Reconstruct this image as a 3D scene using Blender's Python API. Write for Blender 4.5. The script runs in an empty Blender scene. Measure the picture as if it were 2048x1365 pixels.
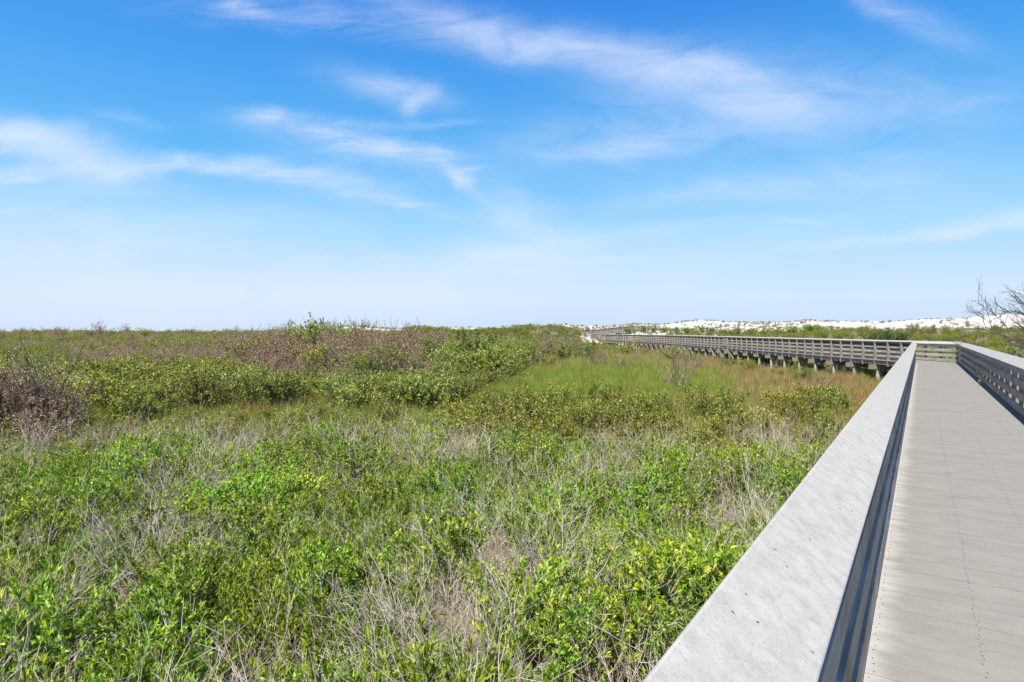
import bpy, math, random
import numpy as np
PI = math.pi
sc = bpy.context.scene
COL = sc.collection
F, HX, HY = 1232.0, 1024.0, 662.5          # focal length and horizon of the photograph, in its pixels
CAM_Z = 3.1                                # eye height over the marsh
DECK = CAM_Z - 1.63                        # deck surface
rng0 = np.random.default_rng(7)

# ------------------------------------------------------------------ mesh helpers
def mesh_from(name, V, T=None, Q=None, mats=(), mi=None, smooth=False):
    V = np.asarray(V, dtype=np.float32).reshape(-1, 3)
    me = bpy.data.meshes.new(name)
    nt = 0 if T is None else len(T); nq = 0 if Q is None else len(Q)
    loops = []
    if nt: loops.append(np.asarray(T, dtype=np.int32).ravel())
    if nq: loops.append(np.asarray(Q, dtype=np.int32).ravel())
    loops = np.concatenate(loops)
    me.vertices.add(len(V)); me.vertices.foreach_set('co', V.ravel())
    me.loops.add(len(loops)); me.loops.foreach_set('vertex_index', loops)
    tot = np.concatenate([np.full(nt, 3, np.int32), np.full(nq, 4, np.int32)])
    st = np.concatenate([[0], np.cumsum(tot)[:-1]]).astype(np.int32)
    me.polygons.add(nt + nq)
    me.polygons.foreach_set('loop_start', st)
    me.polygons.foreach_set('loop_total', tot)
    if mi is not None: me.polygons.foreach_set('material_index', np.asarray(mi, np.int32))
    if smooth: me.polygons.foreach_set('use_smooth', np.ones(nt + nq, bool))
    for m in mats: me.materials.append(m)
    me.update(); me.validate()
    return me

class Geo:
    """collects polygons (any size) in plain lists"""
    def __init__(s): s.V = []; s.F = []
    def poly_prism(s, pts, z0, z1):
        n = len(pts); b = len(s.V)
        s.V += [(p[0], p[1], z0) for p in pts] + [(p[0], p[1], z1) for p in pts]
        s.F.append(tuple(range(b + n - 1, b - 1, -1))); s.F.append(tuple(range(b + n, b + 2 * n)))
        for i in range(n):
            j = (i + 1) % n
            s.F.append((b + i, b + j, b + n + j, b + n + i))
    def hexa(s, c):
        """8 corners: bottom 4 counter-clockwise, top 4"""
        b = len(s.V); s.V += [tuple(p) for p in c]
        for f in ((3, 2, 1, 0), (4, 5, 6, 7), (0, 1, 5, 4), (1, 2, 6, 5), (2, 3, 7, 6), (3, 0, 4, 7)):
            s.F.append(tuple(b + i for i in f))
    def box(s, x0, x1, y0, y1, z0, z1, m0=0, m1=0):
        if y0 > y1: y0, y1 = y1, y0
        s.hexa([(x0 + m0 * y0, y0, z0), (x1 + m1 * y0, y0, z0), (x1 + m1 * y1, y1, z0), (x0 + m0 * y1, y1, z0),
                (x0 + m0 * y0, y0, z1), (x1 + m1 * y0, y0, z1), (x1 + m1 * y1, y1, z1), (x0 + m0 * y1, y1, z1)])
    def tube(s, p0, p1, r0, r1, n=12):
        p0 = np.array(p0, float); p1 = np.array(p1, float); d = p1 - p0; d /= np.linalg.norm(d)
        a = np.cross(d, (1, 0, 0) if abs(d[0]) < .9 else (0, 1, 0)); a /= np.linalg.norm(a); c = np.cross(d, a)
        b = len(s.V)
        for p, r in ((p0, r0), (p1, r1)):
            for k in range(n):
                t = 2 * PI * k / n
                s.V.append(tuple(p + r * (math.cos(t) * a + math.sin(t) * c)))
        for k in range(n):
            j = (k + 1) % n
            s.F.append((b + k, b + j, b + n + j, b + n + k))
        s.F.append(tuple(range(b + n, b + 2 * n))); s.F.append(tuple(range(b + n - 1, b - 1, -1)))
    def build(s, name, mat, parent=None, bevel=0):
        me = bpy.data.meshes.new(name); me.from_pydata(s.V, [], s.F); me.materials.append(mat); me.update()
        o = bpy.data.objects.new(name, me); COL.objects.link(o)
        if parent: o.parent = parent
        if bevel:
            b = o.modifiers.new('bevel', 'BEVEL'); b.width = bevel; b.segments = 2; b.limit_method = 'ANGLE'
        return o

def tag(o, label=None, cat=None, group=None, kind=None):
    if label: o['label'] = label
    if cat: o['category'] = cat
    if group: o['group'] = group
    if kind: o['kind'] = kind
    return o
def empty(name, loc, rz=0, label=None, cat=None, group=None):
    o = bpy.data.objects.new(name, None); COL.objects.link(o); o.location = loc; o.rotation_euler = (0, 0, rz)
    o.empty_display_size = .2
    return tag(o, label, cat, group)

# ------------------------------------------------------------------ materials
def new_mat(name):
    m = bpy.data.materials.new(name); m.use_nodes = True; nt = m.node_tree; nt.nodes.clear()
    out = nt.nodes.new('ShaderNodeOutputMaterial')
    return m, nt, out
def N(nt, t, **kw):
    n = nt.nodes.new(t)
    for k, v in kw.items():
        if k.startswith('i_'):
            key = k[2:]; n.inputs[int(key) if key.isdigit() else key.replace('_', ' ')].default_value = v
        else: setattr(n, k, v)
    return n
def ramp(nt, stops, interp='LINEAR'):
    n = nt.nodes.new('ShaderNodeValToRGB'); cr = n.color_ramp; cr.interpolation = interp
    while len(cr.elements) > 1: cr.elements.remove(cr.elements[-1])
    cr.elements[0].position = stops[0][0]; cr.elements[0].color = (*stops[0][1], 1)
    for p, c in stops[1:]:
        e = cr.elements.new(p); e.color = (*c, 1)
    return n
def g(v): return (v, v, v)

def leaf_mat(name, stops, transl=.35, rough=.5, inst=.25, spec=.35):
    m, nt, out = new_mat(name); L = nt.links.new
    geo = N(nt, 'ShaderNodeNewGeometry'); oi = N(nt, 'ShaderNodeObjectInfo')
    r = ramp(nt, stops); L(geo.outputs['Random Per Island'], r.inputs[0])
    hsv = N(nt, 'ShaderNodeHueSaturation')
    mr = N(nt, 'ShaderNodeMapRange'); mr.inputs['To Min'].default_value = 1 - inst; mr.inputs['To Max'].default_value = 1 + inst
    L(oi.outputs['Random'], mr.inputs['Value']); L(mr.outputs[0], hsv.inputs['Value'])
    mr2 = N(nt, 'ShaderNodeMapRange'); mr2.inputs['To Min'].default_value = .5 - .03 * inst / .25; mr2.inputs['To Max'].default_value = .5 + .02 * inst / .25
    fr = N(nt, 'ShaderNodeMath', operation='FRACT'); mu = N(nt, 'ShaderNodeMath', operation='MULTIPLY', i_1=7.31)
    L(oi.outputs['Random'], mu.inputs[0]); L(mu.outputs[0], fr.inputs[0]); L(fr.outputs[0], mr2.inputs['Value']); L(mr2.outputs[0], hsv.inputs['Hue'])
    L(r.outputs[0], hsv.inputs['Color'])
    p = N(nt, 'ShaderNodeBsdfPrincipled', i_Roughness=rough); p.inputs['Specular IOR Level'].default_value = spec
    L(hsv.outputs[0], p.inputs['Base Color'])
    t = N(nt, 'ShaderNodeBsdfTranslucent'); L(hsv.outputs[0], t.inputs['Color'])
    mx = N(nt, 'ShaderNodeMixShader', i_0=transl); L(p.outputs[0], mx.inputs[1]); L(t.outputs[0], mx.inputs[2]); L(mx.outputs[0], out.inputs[0])
    return m

def twig_mat(name, stops):
    m, nt, out = new_mat(name); L = nt.links.new
    geo = N(nt, 'ShaderNodeNewGeometry'); r = ramp(nt, stops); L(geo.outputs['Random Per Island'], r.inputs[0])
    p = N(nt, 'ShaderNodeBsdfPrincipled', i_Roughness=.8); p.inputs['Specular IOR Level'].default_value = .2
    L(r.outputs[0], p.inputs['Base Color']); L(p.outputs[0], out.inputs[0])
    return m

def wood_mat(name, dark, light, grain=(1.2, 45, 45), blotch=1.3, speck=0.0, tint=.12, bleach=None, rough=.75, bump=.25, grainamt=.8, brown=None):
    """weathered timber, grain along the object's own x axis"""
    m, nt, out = new_mat(name); L = nt.links.new
    tc = N(nt, 'ShaderNodeTexCoord'); mp = N(nt, 'ShaderNodeMapping'); mp.inputs['Scale'].default_value = grain
    geo = N(nt, 'ShaderNodeNewGeometry')
    off = N(nt, 'ShaderNodeVectorMath', operation='SCALE'); off.inputs[0].default_value = (17.3, 5.1, 9.7); L(geo.outputs['Random Per Island'], off.inputs['Scale'])
    ad = N(nt, 'ShaderNodeVectorMath', operation='ADD'); L(tc.outputs['Object'], ad.inputs[0]); L(off.outputs[0], ad.inputs[1])
    L(ad.outputs[0], mp.inputs['Vector'])
    n1 = N(nt, 'ShaderNodeTexNoise', i_Scale=1.0, i_Detail=6.0, i_Roughness=.65); L(mp.outputs[0], n1.inputs['Vector'])
    n2 = N(nt, 'ShaderNodeTexNoise', i_Scale=blotch, i_Detail=4.0); L(ad.outputs[0], n2.inputs['Vector'])
    r1 = N(nt, 'ShaderNodeMapRange', i_1=.3, i_2=.7); L(n1.outputs[0], r1.inputs['Value'])
    mxf = N(nt, 'ShaderNodeMath', operation='MULTIPLY', i_1=grainamt); L(r1.outputs[0], mxf.inputs[0])
    r2 = N(nt, 'ShaderNodeMapRange', i_1=.3, i_2=.7, i_3=-.25, i_4=.25); L(n2.outputs[0], r2.inputs['Value'])
    s = N(nt, 'ShaderNodeMath', operation='ADD'); L(mxf.outputs[0], s.inputs[0]); L(r2.outputs[0], s.inputs[1])
    s2 = N(nt, 'ShaderNodeMath', operation='ADD', i_1=(1 - grainamt) * .5, use_clamp=True); L(s.outputs[0], s2.inputs[0])
    cr = ramp(nt, [(0, dark), (.45, tuple(.5 * a + .5 * b for a, b in zip(dark, light))), (1, light)]); L(s2.outputs[0], cr.inputs[0])
    c = cr.outputs[0]
    hs = N(nt, 'ShaderNodeHueSaturation'); mr = N(nt, 'ShaderNodeMapRange', i_3=1 - tint, i_4=1 + tint); L(geo.outputs['Random Per Island'], mr.inputs['Value'])
    L(mr.outputs[0], hs.inputs['Value']); L(c, hs.inputs['Color']); c = hs.outputs[0]
    if brown:
        n4 = N(nt, 'ShaderNodeTexNoise', i_Scale=2.2, i_Detail=3.0); L(ad.outputs[0], n4.inputs['Vector'])
        r4 = N(nt, 'ShaderNodeMapRange', i_1=.5, i_2=.68, i_4=.8); L(n4.outputs[0], r4.inputs['Value'])
        mx = N(nt, 'ShaderNodeMix', data_type='RGBA'); L(r4.outputs[0], mx.inputs[0]); L(c, mx.inputs[6]); mx.inputs[7].default_value = (*brown, 1); c = mx.outputs[2]
    if speck:
        n3 = N(nt, 'ShaderNodeTexNoise', i_Scale=130.0, i_Detail=6.0, i_Roughness=.85); L(tc.outputs['Object'], n3.inputs['Vector'])
        r3 = N(nt, 'ShaderNodeMapRange', i_1=.53, i_2=.70, i_4=speck); L(n3.outputs[0], r3.inputs['Value'])
        mx = N(nt, 'ShaderNodeMix', data_type='RGBA'); L(r3.outputs[0], mx.inputs[0]); L(c, mx.inputs[6]); mx.inputs[7].default_value = (*[x * .35 for x in dark], 1); c = mx.outputs[2]
    if bleach:
        y0, y1, colr = bleach                         # untrodden bleached strip of the deck beside the rail
        sx = N(nt, 'ShaderNodeSeparateXYZ'); L(tc.outputs['Object'], sx.inputs[0])
        nb = N(nt, 'ShaderNodeTexNoise', i_Scale=1.0, i_Detail=5.0); mpb = N(nt, 'ShaderNodeMapping'); mpb.inputs['Scale'].default_value = (9, 2.2, 3); L(tc.outputs['Object'], mpb.inputs[0]); L(mpb.outputs[0], nb.inputs['Vector'])
        nbm = N(nt, 'ShaderNodeMath', operation='MULTIPLY_ADD', i_1=.3, i_2=-.15); L(nb.outputs[0], nbm.inputs[0])
        a2 = N(nt, 'ShaderNodeMath', operation='ADD'); L(sx.outputs[1], a2.inputs[0]); L(nbm.outputs[0], a2.inputs[1])
        rb = N(nt, 'ShaderNodeMapRange', i_1=y0, i_2=y1, i_4=.85, interpolation_type='SMOOTHSTEP'); L(a2.outputs[0], rb.inputs['Value'])
        mx = N(nt, 'ShaderNodeMix', data_type='RGBA'); L(rb.outputs[0], mx.inputs[0]); L(c, mx.inputs[6]); mx.inputs[7].default_value = (*colr, 1); c = mx.outputs[2]
    p = N(nt, 'ShaderNodeBsdfPrincipled', i_Roughness=rough); p.inputs['Specular IOR Level'].default_value = .25
    L(c, p.inputs['Base Color'])
    bp = N(nt, 'ShaderNodeBump', i_Strength=bump, i_Distance=.004); L(n1.outputs[0], bp.inputs['Height']); L(bp.outputs[0], p.inputs['Normal'])
    L(p.outputs[0], out.inputs[0])
    return m

M = {}
M['cap'] = wood_mat('bleached_cap_timber', (.285, .278, .266), (.43, .42, .405), grain=(34, 17, 34), blotch=18, speck=.7, tint=.04, grainamt=.5, bump=.35, rough=.9)
M['board'] = wood_mat('grey_rail_timber', (.20, .18, .155), (.43, .395, .35), brown=(.22, .17, .12), tint=.18)
M['deck'] = wood_mat('grey_deck_timber', (.19, .184, .172), (.255, .246, .229), grain=(130, 9, 130), blotch=3.5, speck=.7, tint=.02, bleach=(-.15, .07, (.41, .40, .385)), bump=.5, grainamt=.6, rough=.9)
M['post'] = wood_mat('brown_post_timber', (.20, .17, .14), (.43, .385, .335), grain=(45, 45, 2), tint=.25, brown=(.23, .15, .10))
M['board_shaded'] = wood_mat('shade_toned_rail_timber', (.05, .046, .043), (.15, .135, .12), brown=(.09, .06, .042), tint=.25)  # outer rail boards: shade under the cap is put into the colour
M['board_sunlit'] = wood_mat('sunlit_toned_rail_timber', (.34, .32, .285), (.58, .55, .50), brown=(.30, .24, .18), tint=.12)  # lighter copy of the rail timber, sunlight on inner boards painted in
M['beam'] = wood_mat('dark_beam_timber', (.15, .13, .11), (.36, .32, .27), tint=.2)
M['pile'] = wood_mat('pale_treated_pile', (.20, .24, .19), (.46, .48, .40), grain=(30, 30, 1.5), tint=.15, brown=(.30, .17, .08))
m_, nt_, out_ = new_mat('dark_steel'); p_ = N(nt_, 'ShaderNodeBsdfPrincipled', i_Roughness=.5); p_.inputs['Base Color'].default_value = (.02, .02, .022, 1); nt_.links.new(p_.outputs[0], out_.inputs[0]); M['screw'] = m_

M['leaf_bright'] = leaf_mat('bright_green_leaf', [(0, (.10, .195, .012)), (.5, (.235, .385, .018)), (.9, (.36, .50, .045)), (.983, (.42, .56, .09)), (.988, (.70, .55, .03)), (1, (.62, .45, .02))], .32, rough=.45, spec=.4)
M['leaf_olive'] = leaf_mat('olive_leaf', [(0, (.11, .15, .012)), (.45, (.21, .275, .022)), (.8, (.41, .45, .09)), (.96, (.60, .57, .18)), (1, (.62, .34, .03))], .35)
M['leaf_green'] = leaf_mat('glossy_green_leaf', [(0, (.09, .15, .010)), (.45, (.22, .32, .022)), (.75, (.46, .52, .11)), (.975, (.66, .66, .26)), (1, (.66, .36, .03))], .35, rough=.38, spec=.6)  # palest leaves carry waxy sun glints in their colour
M['leaf_dark'] = leaf_mat('dark_green_leaf', [(0, (.045, .095, .018)), (.6, (.10, .175, .032)), (1, (.20, .26, .08))], .3)
M['leaf_brown'] = leaf_mat('dry_brown_leaf', [(0, (.11, .07, .045)), (.5, (.29, .195, .125)), (.78, (.49, .365, .25)), (.96, (.72, .58, .43)), (1, (.30, .36, .06))], .25)
M['leaf_lush'] = leaf_mat('lush_green_leaf', [(0, (.09, .22, .008)), (.5, (.19, .38, .010)), (1, (.34, .50, .03))], .4)
M['leaf_hill'] = leaf_mat('hill_scrub_leaf', [(0, (.12, .16, .012)), (.5, (.25, .29, .018)), (.85, (.42, .42, .04)), (1, (.44, .32, .12))], .35)
M['palm'] = leaf_mat('palmetto_frond', [(0, (.09, .16, .03)), (.7, (.20, .27, .06)), (.93, (.40, .41, .16)), (1, (.5, .45, .28))], .3, rough=.4)
M['grass_green'] = leaf_mat('green_grass', [(0, (.12, .21, .015)), (.55, (.235, .335, .04)), (.85, (.38, .40, .10)), (1, (.52, .43, .20))], .38)
M['grass_brown'] = leaf_mat('dry_grass', [(0, (.20, .13, .05)), (.5, (.39, .265, .105)), (.75, (.52, .38, .18)), (.88, (.32, .35, .045)), (1, (.66, .53, .30))], .35)
M['grass_dune'] = leaf_mat('dune_grass_blade', [(0, (.12, .11, .05)), (.6, (.25, .21, .11)), (1, (.20, .21, .07))], .25)
M['twig'] = twig_mat('grey_twig', [(0, (.22, .18, .13)), (.4, (.46, .40, .32)), (1, (.74, .68, .58))])
M['twig_brown'] = twig_mat('brown_twig', [(0, (.12, .085, .06)), (.6, (.28, .21, .155)), (1, (.42, .35, .28))])
M['twig_dark'] = twig_mat('dark_bark', [(0, (.06, .05, .042)), (1, (.13, .11, .09))])
M['straw'] = twig_mat('pale_straw', [(0, (.30, .24, .17)), (.6, (.46, .40, .31)), (1, (.58, .53, .45))])

# ------------------------------------------------------------------ terrain
def sstep(t): t = np.clip(t, 0, 1); return t * t * (3 - 2 * t)
def ground_h(X, Y):
    X = np.asarray(X, float); Y = np.asarray(Y, float)
    n = .05 * np.sin(X * 1.3 + 1.7 * np.sin(Y * .41)) + .05 * np.sin(Y * 1.1 + 1.3 * np.sin(X * .53)) + .07 * np.sin(X * .31 + Y * .23)
    t = np.clip((X - 23.8) / 30, 0, 1) + np.clip((Y - 112) / 55, 0, 1) * sstep((X + 55) / 45)
    rise = 2.5 * sstep(np.minimum(t, 1)) 
    rise = rise * np.where(Y < -20, 0, 1)
    return n * (1 + rise * .8) + rise
M_ = None
def ground_mat():
    m, nt, out = new_mat('marsh_soil'); L = nt.links.new
    tc = N(nt, 'ShaderNodeTexCoord')
    n1 = N(nt, 'ShaderNodeTexNoise', i_Scale=.35, i_Detail=6.0); L(tc.outputs['Object'], n1.inputs['Vector'])
    n2 = N(nt, 'ShaderNodeTexNoise', i_Scale=22.0, i_Detail=8.0, i_Roughness=.75); L(tc.outputs['Object'], n2.inputs['Vector'])
    r1 = ramp(nt, [(.3, (.16, .13, .08)), (.5, (.20, .19, .09)), (.7, (.13, .16, .05))]); L(n1.outputs[0], r1.inputs[0])
    r2 = ramp(nt, [(.3, (.07, .055, .04)), (.5, (.27, .22, .16)), (.7, (.46, .40, .31))]); L(n2.outputs[0], r2.inputs[0])
    mx = N(nt, 'ShaderNodeMix', data_type='RGBA', i_0=.6); L(r1.outputs[0], mx.inputs[6]); L(r2.outputs[0], mx.inputs[7])
    p = N(nt, 'ShaderNodeBsdfPrincipled', i_Roughness=.95); p.inputs['Specular IOR Level'].default_value = .1
    L(mx.outputs[2], p.inputs['Base Color'])
    b = N(nt, 'ShaderNodeBump', i_Strength=.8, i_Distance=.04); L(n2.outputs[0], b.inputs['Height']); L(b.outputs[0], p.inputs['Normal'])
    L(p.outputs[0], out.inputs[0]); return m
def polar_sheet(name, mat, hf, radii, nang):
    a = np.linspace(0, 2 * PI, nang, endpoint=False)
    R, A = np.meshgrid(radii, a, indexing='ij')
    X = R * np.sin(A); Y = R * np.cos(A); Z = hf(X, Y)
    V = np.stack([X, Y, Z], -1).reshape(-1, 3)
    nr = len(radii); i = np.arange(nr - 1)[:, None]; j = np.arange(nang)[None, :]; j2 = (j + 1) % nang
    Q = np.stack([i * nang + j, i * nang + j2, (i + 1) * nang + j2, (i + 1) * nang + j], -1).reshape(-1, 4)
    Q = Q[:, ::-1]
    V = np.vstack([V, [[0, 0, float(hf(0., 0.))]]]); c = len(V) - 1
    T = np.stack([np.arange(nang), np.full(nang, c), (np.arange(nang) + 1) % nang], -1)[:, ::-1]
    me = mesh_from(name, V, T, Q, [mat], smooth=True)
    o = bpy.data.objects.new(name, me); COL.objects.link(o); return o
ground = polar_sheet('ground', ground_mat(), ground_h, np.concatenate([np.linspace(1, 40, 60), np.geomspace(41, 300, 70), np.geomspace(330, 7000, 24)]), 300)
tag(ground, kind='structure')

# dunes: a ridge of white sand far behind the marsh; skyline heights read as angles from the eye
SKY = np.array([(300, 676), (530, 676), (580, 664), (620, 658), (690, 652), (760, 657), (800, 660), (845, 655), (885, 658), (960, 660), (1060, 655), (1085, 659), (1128, 650.5), (1150, 656),
                (1210, 655), (1275, 650), (1310, 652), (1330, 652), (1380, 646), (1420, 645), (1500, 646.5), (1560, 646), (1620, 643), (1700, 647), (1760, 645), (1800, 642.5), (1880, 640),
                (1940, 636), (2000, 633), (2048, 633), (2200, 636), (2500, 645), (3200, 655)], float)
def dune_ridge_dist(px): return 178 - 58 * sstep((px - 1350) / 700)
_rngd = np.random.default_rng(3)
_DW = [(_rngd.uniform(.08, .55), _rngd.uniform(0, 2 * PI), _rngd.uniform(0, 7)) for _ in range(26)]
def dune_h(X, Y):
    """height of the dune surface at ground positions (nan where there is no dune)"""
    X = np.asarray(X, float); Y = np.asarray(Y, float)
    px = HX + F * X / np.maximum(Y, 1); D = dune_ridge_dist(px); TT = (Y - D) * 170 / D
    top = CAM_Z + (HY - np.interp(px, SKY[:, 0], SKY[:, 1])) / F * D
    base = ground_h(X, Y) - .5
    bump = np.zeros_like(X)
    for f, a, ph in _DW: bump += np.sin((X * math.cos(a) + Y * math.sin(a)) * f + ph) * .035 / f ** .8
    prof = np.where(TT < 0, sstep((TT + 60) / 60) ** .8, sstep((60 - TT) / 60))
    amp = np.where(TT < 0, np.clip(-TT / 12, .15, 1) * np.clip((TT + 60) / 15, 0, 1), .6)
    return base + (top - base) * prof + bump * amp * sstep((px - 500) / 200) * 1.2
def build_dunes():
    m, nt, out = new_mat('white_sand'); L = nt.links.new
    tc = N(nt, 'ShaderNodeTexCoord'); n1 = N(nt, 'ShaderNodeTexNoise', i_Scale=.25, i_Detail=6.0); L(tc.outputs['Object'], n1.inputs['Vector'])
    r = ramp(nt, [(.3, (.42, .40, .365)), (.6, (.53, .51, .475))]); L(n1.outputs[0], r.inputs[0])
    n2 = N(nt, 'ShaderNodeTexNoise', i_Scale=1.2, i_Detail=8.0, i_Roughness=.7); L(tc.outputs['Object'], n2.inputs['Vector'])
    p = N(nt, 'ShaderNodeBsdfPrincipled', i_Roughness=.95); p.inputs['Specular IOR Level'].default_value = .1; L(r.outputs[0], p.inputs['Base Color'])
    b = N(nt, 'ShaderNodeBump', i_Strength=.6, i_Distance=.5); L(n2.outputs[0], b.inputs['Height']); L(b.outputs[0], p.inputs['Normal']); L(p.outputs[0], out.inputs[0])
    px = np.arange(540, 3200, 3.0); tt = np.concatenate([np.linspace(-60, 0, 40), np.linspace(2, 60, 14)])
    PX, TT = np.meshgrid(px, tt, indexing='ij')
    D = dune_ridge_dist(PX); Yy = D + TT * (D / 170); Xx = (PX - HX) / F * Yy
    V = np.stack([Xx, Yy, dune_h(Xx, Yy)], -1).reshape(-1, 3); n = len(tt)
    i = np.arange(len(px) - 1)[:, None]; j = np.arange(n - 1)[None, :]
    Q = np.stack([i * n + j, (i + 1) * n + j, (i + 1) * n + j + 1, i * n + j + 1], -1).reshape(-1, 4)
    o = bpy.data.objects.new('dunes', mesh_from('dunes', V, None, Q, [m], smooth=True)); COL.objects.link(o); tag(o, kind='structure')
build_dunes()
def surf_h(X, Y):
    gh = ground_h(X, Y); px = HX + F * np.asarray(X) / np.maximum(np.asarray(Y), 1)
    D = dune_ridge_dist(px); TT = (np.asarray(Y) - D) * 170 / D
    return np.where((TT > -60) & (TT < 60) & (px > 300), np.maximum(gh, dune_h(X, Y)), gh)

# ------------------------------------------------------------------ boardwalk
TH = math.atan2(1842 - HX, F); D1 = np.array([math.sin(TH), math.cos(TH)]); R1 = np.array([math.cos(TH), -math.sin(TH)])
LATL, WID = -.22, 1.814
def on_left(s): return D1 * s + R1 * LATL
S_BACK = -5.0
sL = 38.2
C_L = on_left(sL); 
beta = TH                                     # the second run heads straight away from the eye
half = beta / 2
# left faces of the rails, then the right ones by mitre offset
B_L = np.array([C_L[0], 82.7]); phi = math.radians(3.5)
E_L = B_L + 50 * np.array([-math.sin(phi), math.cos(phi)])
def right_of(p, d_in, d_out):
    nrm_in = np.array([d_in[1], -d_in[0]]); nrm_out = np.array([d_out[1], -d_out[0]])
    b = nrm_in + nrm_out; b /= np.linalg.norm(b)
    return p + b * WID / float(b @ nrm_in)
d1 = D1; d2 = np.array([0., 1.]); d3 = (E_L - B_L) / 50
A_L = on_left(S_BACK); A_R = right_of(A_L, d1, d1); C_R = right_of(C_L, d1, d2); B_R = right_of(B_L, d2, d3); E_R = right_of(E_L, d3, d3)
walk = empty('boardwalk', (float(C_L[0]), float(C_L[1]), 0), 0, 'long weathered grey boardwalk on piles, running from the foreground and bending left', 'boardwalk')
def place(o, p, ang, z):
    o.parent = walk
    o.location = (p[0] - C_L[0], p[1] - C_L[1], z); o.rotation_euler = (0, 0, ang)
    return o
rngb = random.Random(5)
BOARD_H, BOARD_G, BT = .145, .112, .038
ROWS = [.03 + k * (BOARD_H + BOARD_G) for k in range(4)]
CAP_IN, CAP_OUT, CAP_ZI, CAP_ZO, CAP_T = -.054, .142, .943, 1.08, .038
def cap_prism(gq, x0, x1, sg, m0, m1, dz=0):
    ux, uz = (CAP_OUT - CAP_IN), (CAP_ZO - CAP_ZI); l = math.hypot(ux, uz); nx, nz = uz / l * CAP_T, -ux / l * CAP_T
    pr = [(CAP_IN + nx, CAP_ZI + nz + dz), (CAP_OUT + nx, CAP_ZO + nz + dz), (CAP_OUT, CAP_ZO + dz), (CAP_IN, CAP_ZI + dz)]
    pr = [(sg * a, b) for a, b in pr]
    P = lambda x, m, q: (x + m * q[0], q[0], q[1])
    c = [P(x0, m0, pr[0]), P(x1, m1, pr[0]), P(x1, m1, pr[1]), P(x0, m0, pr[1]), P(x0, m0, pr[3]), P(x1, m1, pr[3]), P(x1, m1, pr[2]), P(x0, m0, pr[2])]
    if sg < 0: c = [c[1], c[0], c[3], c[2], c[5], c[4], c[7], c[6]]
    gq.hexa(c)
def rail_run(p0, p1, sg, m0, m1, z0=DECK, z1=DECK, post_mode='each', post_off=.5, label=None, post_limit=999, bm='board'):
    L = float(np.linalg.norm(p1 - p0)); ang = math.atan2(p1[1] - p0[1], p1[0] - p0[0])
    tilt = math.atan2(z1 - z0, L)
    cg = Geo(); x = 0; lens = []
    first = rngb.uniform(2.2, 4.8)
    while x < L - .01:
        ln = first if x == 0 else 4.88
        e = min(L, x + ln)
        if L - e < .6: e = L
        cap_prism(cg, x + (.0015 if x else 0), e - (.0015 if e < L else 0), sg, m0 if x == 0 else 0, m1 if e == L else 0, rngb.uniform(-.003, .003)); x = e
    cap = cg.build('handrail', M['cap'], None, .006); place(cap, p0, ang, z0); cap.rotation_euler = (0, -tilt, ang)
    if label: cap['label'] = label
    for r, zb in enumerate(ROWS):
        bg = Geo(); x = 0; st = rngb.uniform(1.2, 4.8)
        while x < L - .01:
            e = min(L, x + (st if x == 0 else 4.88))
            if L - e < .6: e = L
            dz = rngb.uniform(-.006, .006); dy = rngb.uniform(0, .004)
            bg.box(x + (.002 if x else 0), e - (.002 if e < L else 0), sg * dy, sg * (BT + dy), zb + dz, zb + BOARD_H + dz, m0 if x == 0 else 0, m1 if e == L else 0); x = e
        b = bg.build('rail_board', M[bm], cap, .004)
    # posts behind the boards, sawn off under the sloping cap, reaching below the deck
    xs = np.arange(post_off, L - .15, 1.21); proto = None; rest = Geo(); nrest = 0
    def post_geo(gq, x, j=0):
        w = .10; a, b = BT + .005, BT + .125
        zt = lambda y: CAP_ZI + (y - CAP_IN) / (CAP_OUT - CAP_IN) * (CAP_ZO - CAP_ZI) - CAP_T * 1.25
        lo = -.32
        c = [(x - w / 2, sg * a, lo), (x + w / 2, sg * a, lo), (x + w / 2, sg * b, lo), (x - w / 2, sg * b, lo), (x - w / 2, sg * a, zt(a)), (x + w / 2, sg * a, zt(a)), (x + w / 2, sg * b, zt(b)), (x - w / 2, sg * b, zt(b))]
        if sg < 0: c = [c[1], c[0], c[3], c[2], c[5], c[4], c[7], c[6]]
        gq.hexa(c)
    for k, xx in enumerate(xs):
        if post_mode == 'each' and k < post_limit:
            if proto is None:
                gq = Geo(); post_geo(gq, 0); proto = gq.build('post', M['post'], cap, .004); o = proto
            else:
                o = proto.copy(); COL.objects.link(o); o.parent = cap
            o.location = (xx + rngb.uniform(-.02, .02), 0, rngb.uniform(-.03, 0)); o.rotation_euler = (0, rngb.uniform(-.008, .008), 0)
        else: post_geo(rest, xx); nrest += 1
    if nrest:
        o = rest.build('posts', M['post'], cap); o['kind'] = 'stuff'
    return cap, xs, ang
th = math.tan(half); tp = math.tan(phi / 2)
ZE = DECK - .12
r1L = rail_run(A_L, C_L, 1, 0, -th, post_mode='merged', label='near handrail with broad bleached sloping cap beside the lens')
r1R = rail_run(A_R, C_R, -1, 0, -th, post_off=.3, label='right handrail with shaded inner boards')
r2L = rail_run(C_L, B_L, 1, th, -tp, post_off=1.0, bm='board_shaded')
r2R = rail_run(C_R, B_R, -1, th, -tp, post_off=.25, post_limit=8, bm='board_sunlit')
r3L = rail_run(B_L, E_L, 1, tp, 0, DECK, ZE, post_off=.06, post_limit=14, bm='board_shaded')
r3R = rail_run(B_R, E_R, -1, tp, 0, DECK, ZE, post_mode='merged', bm='board_sunlit')
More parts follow.
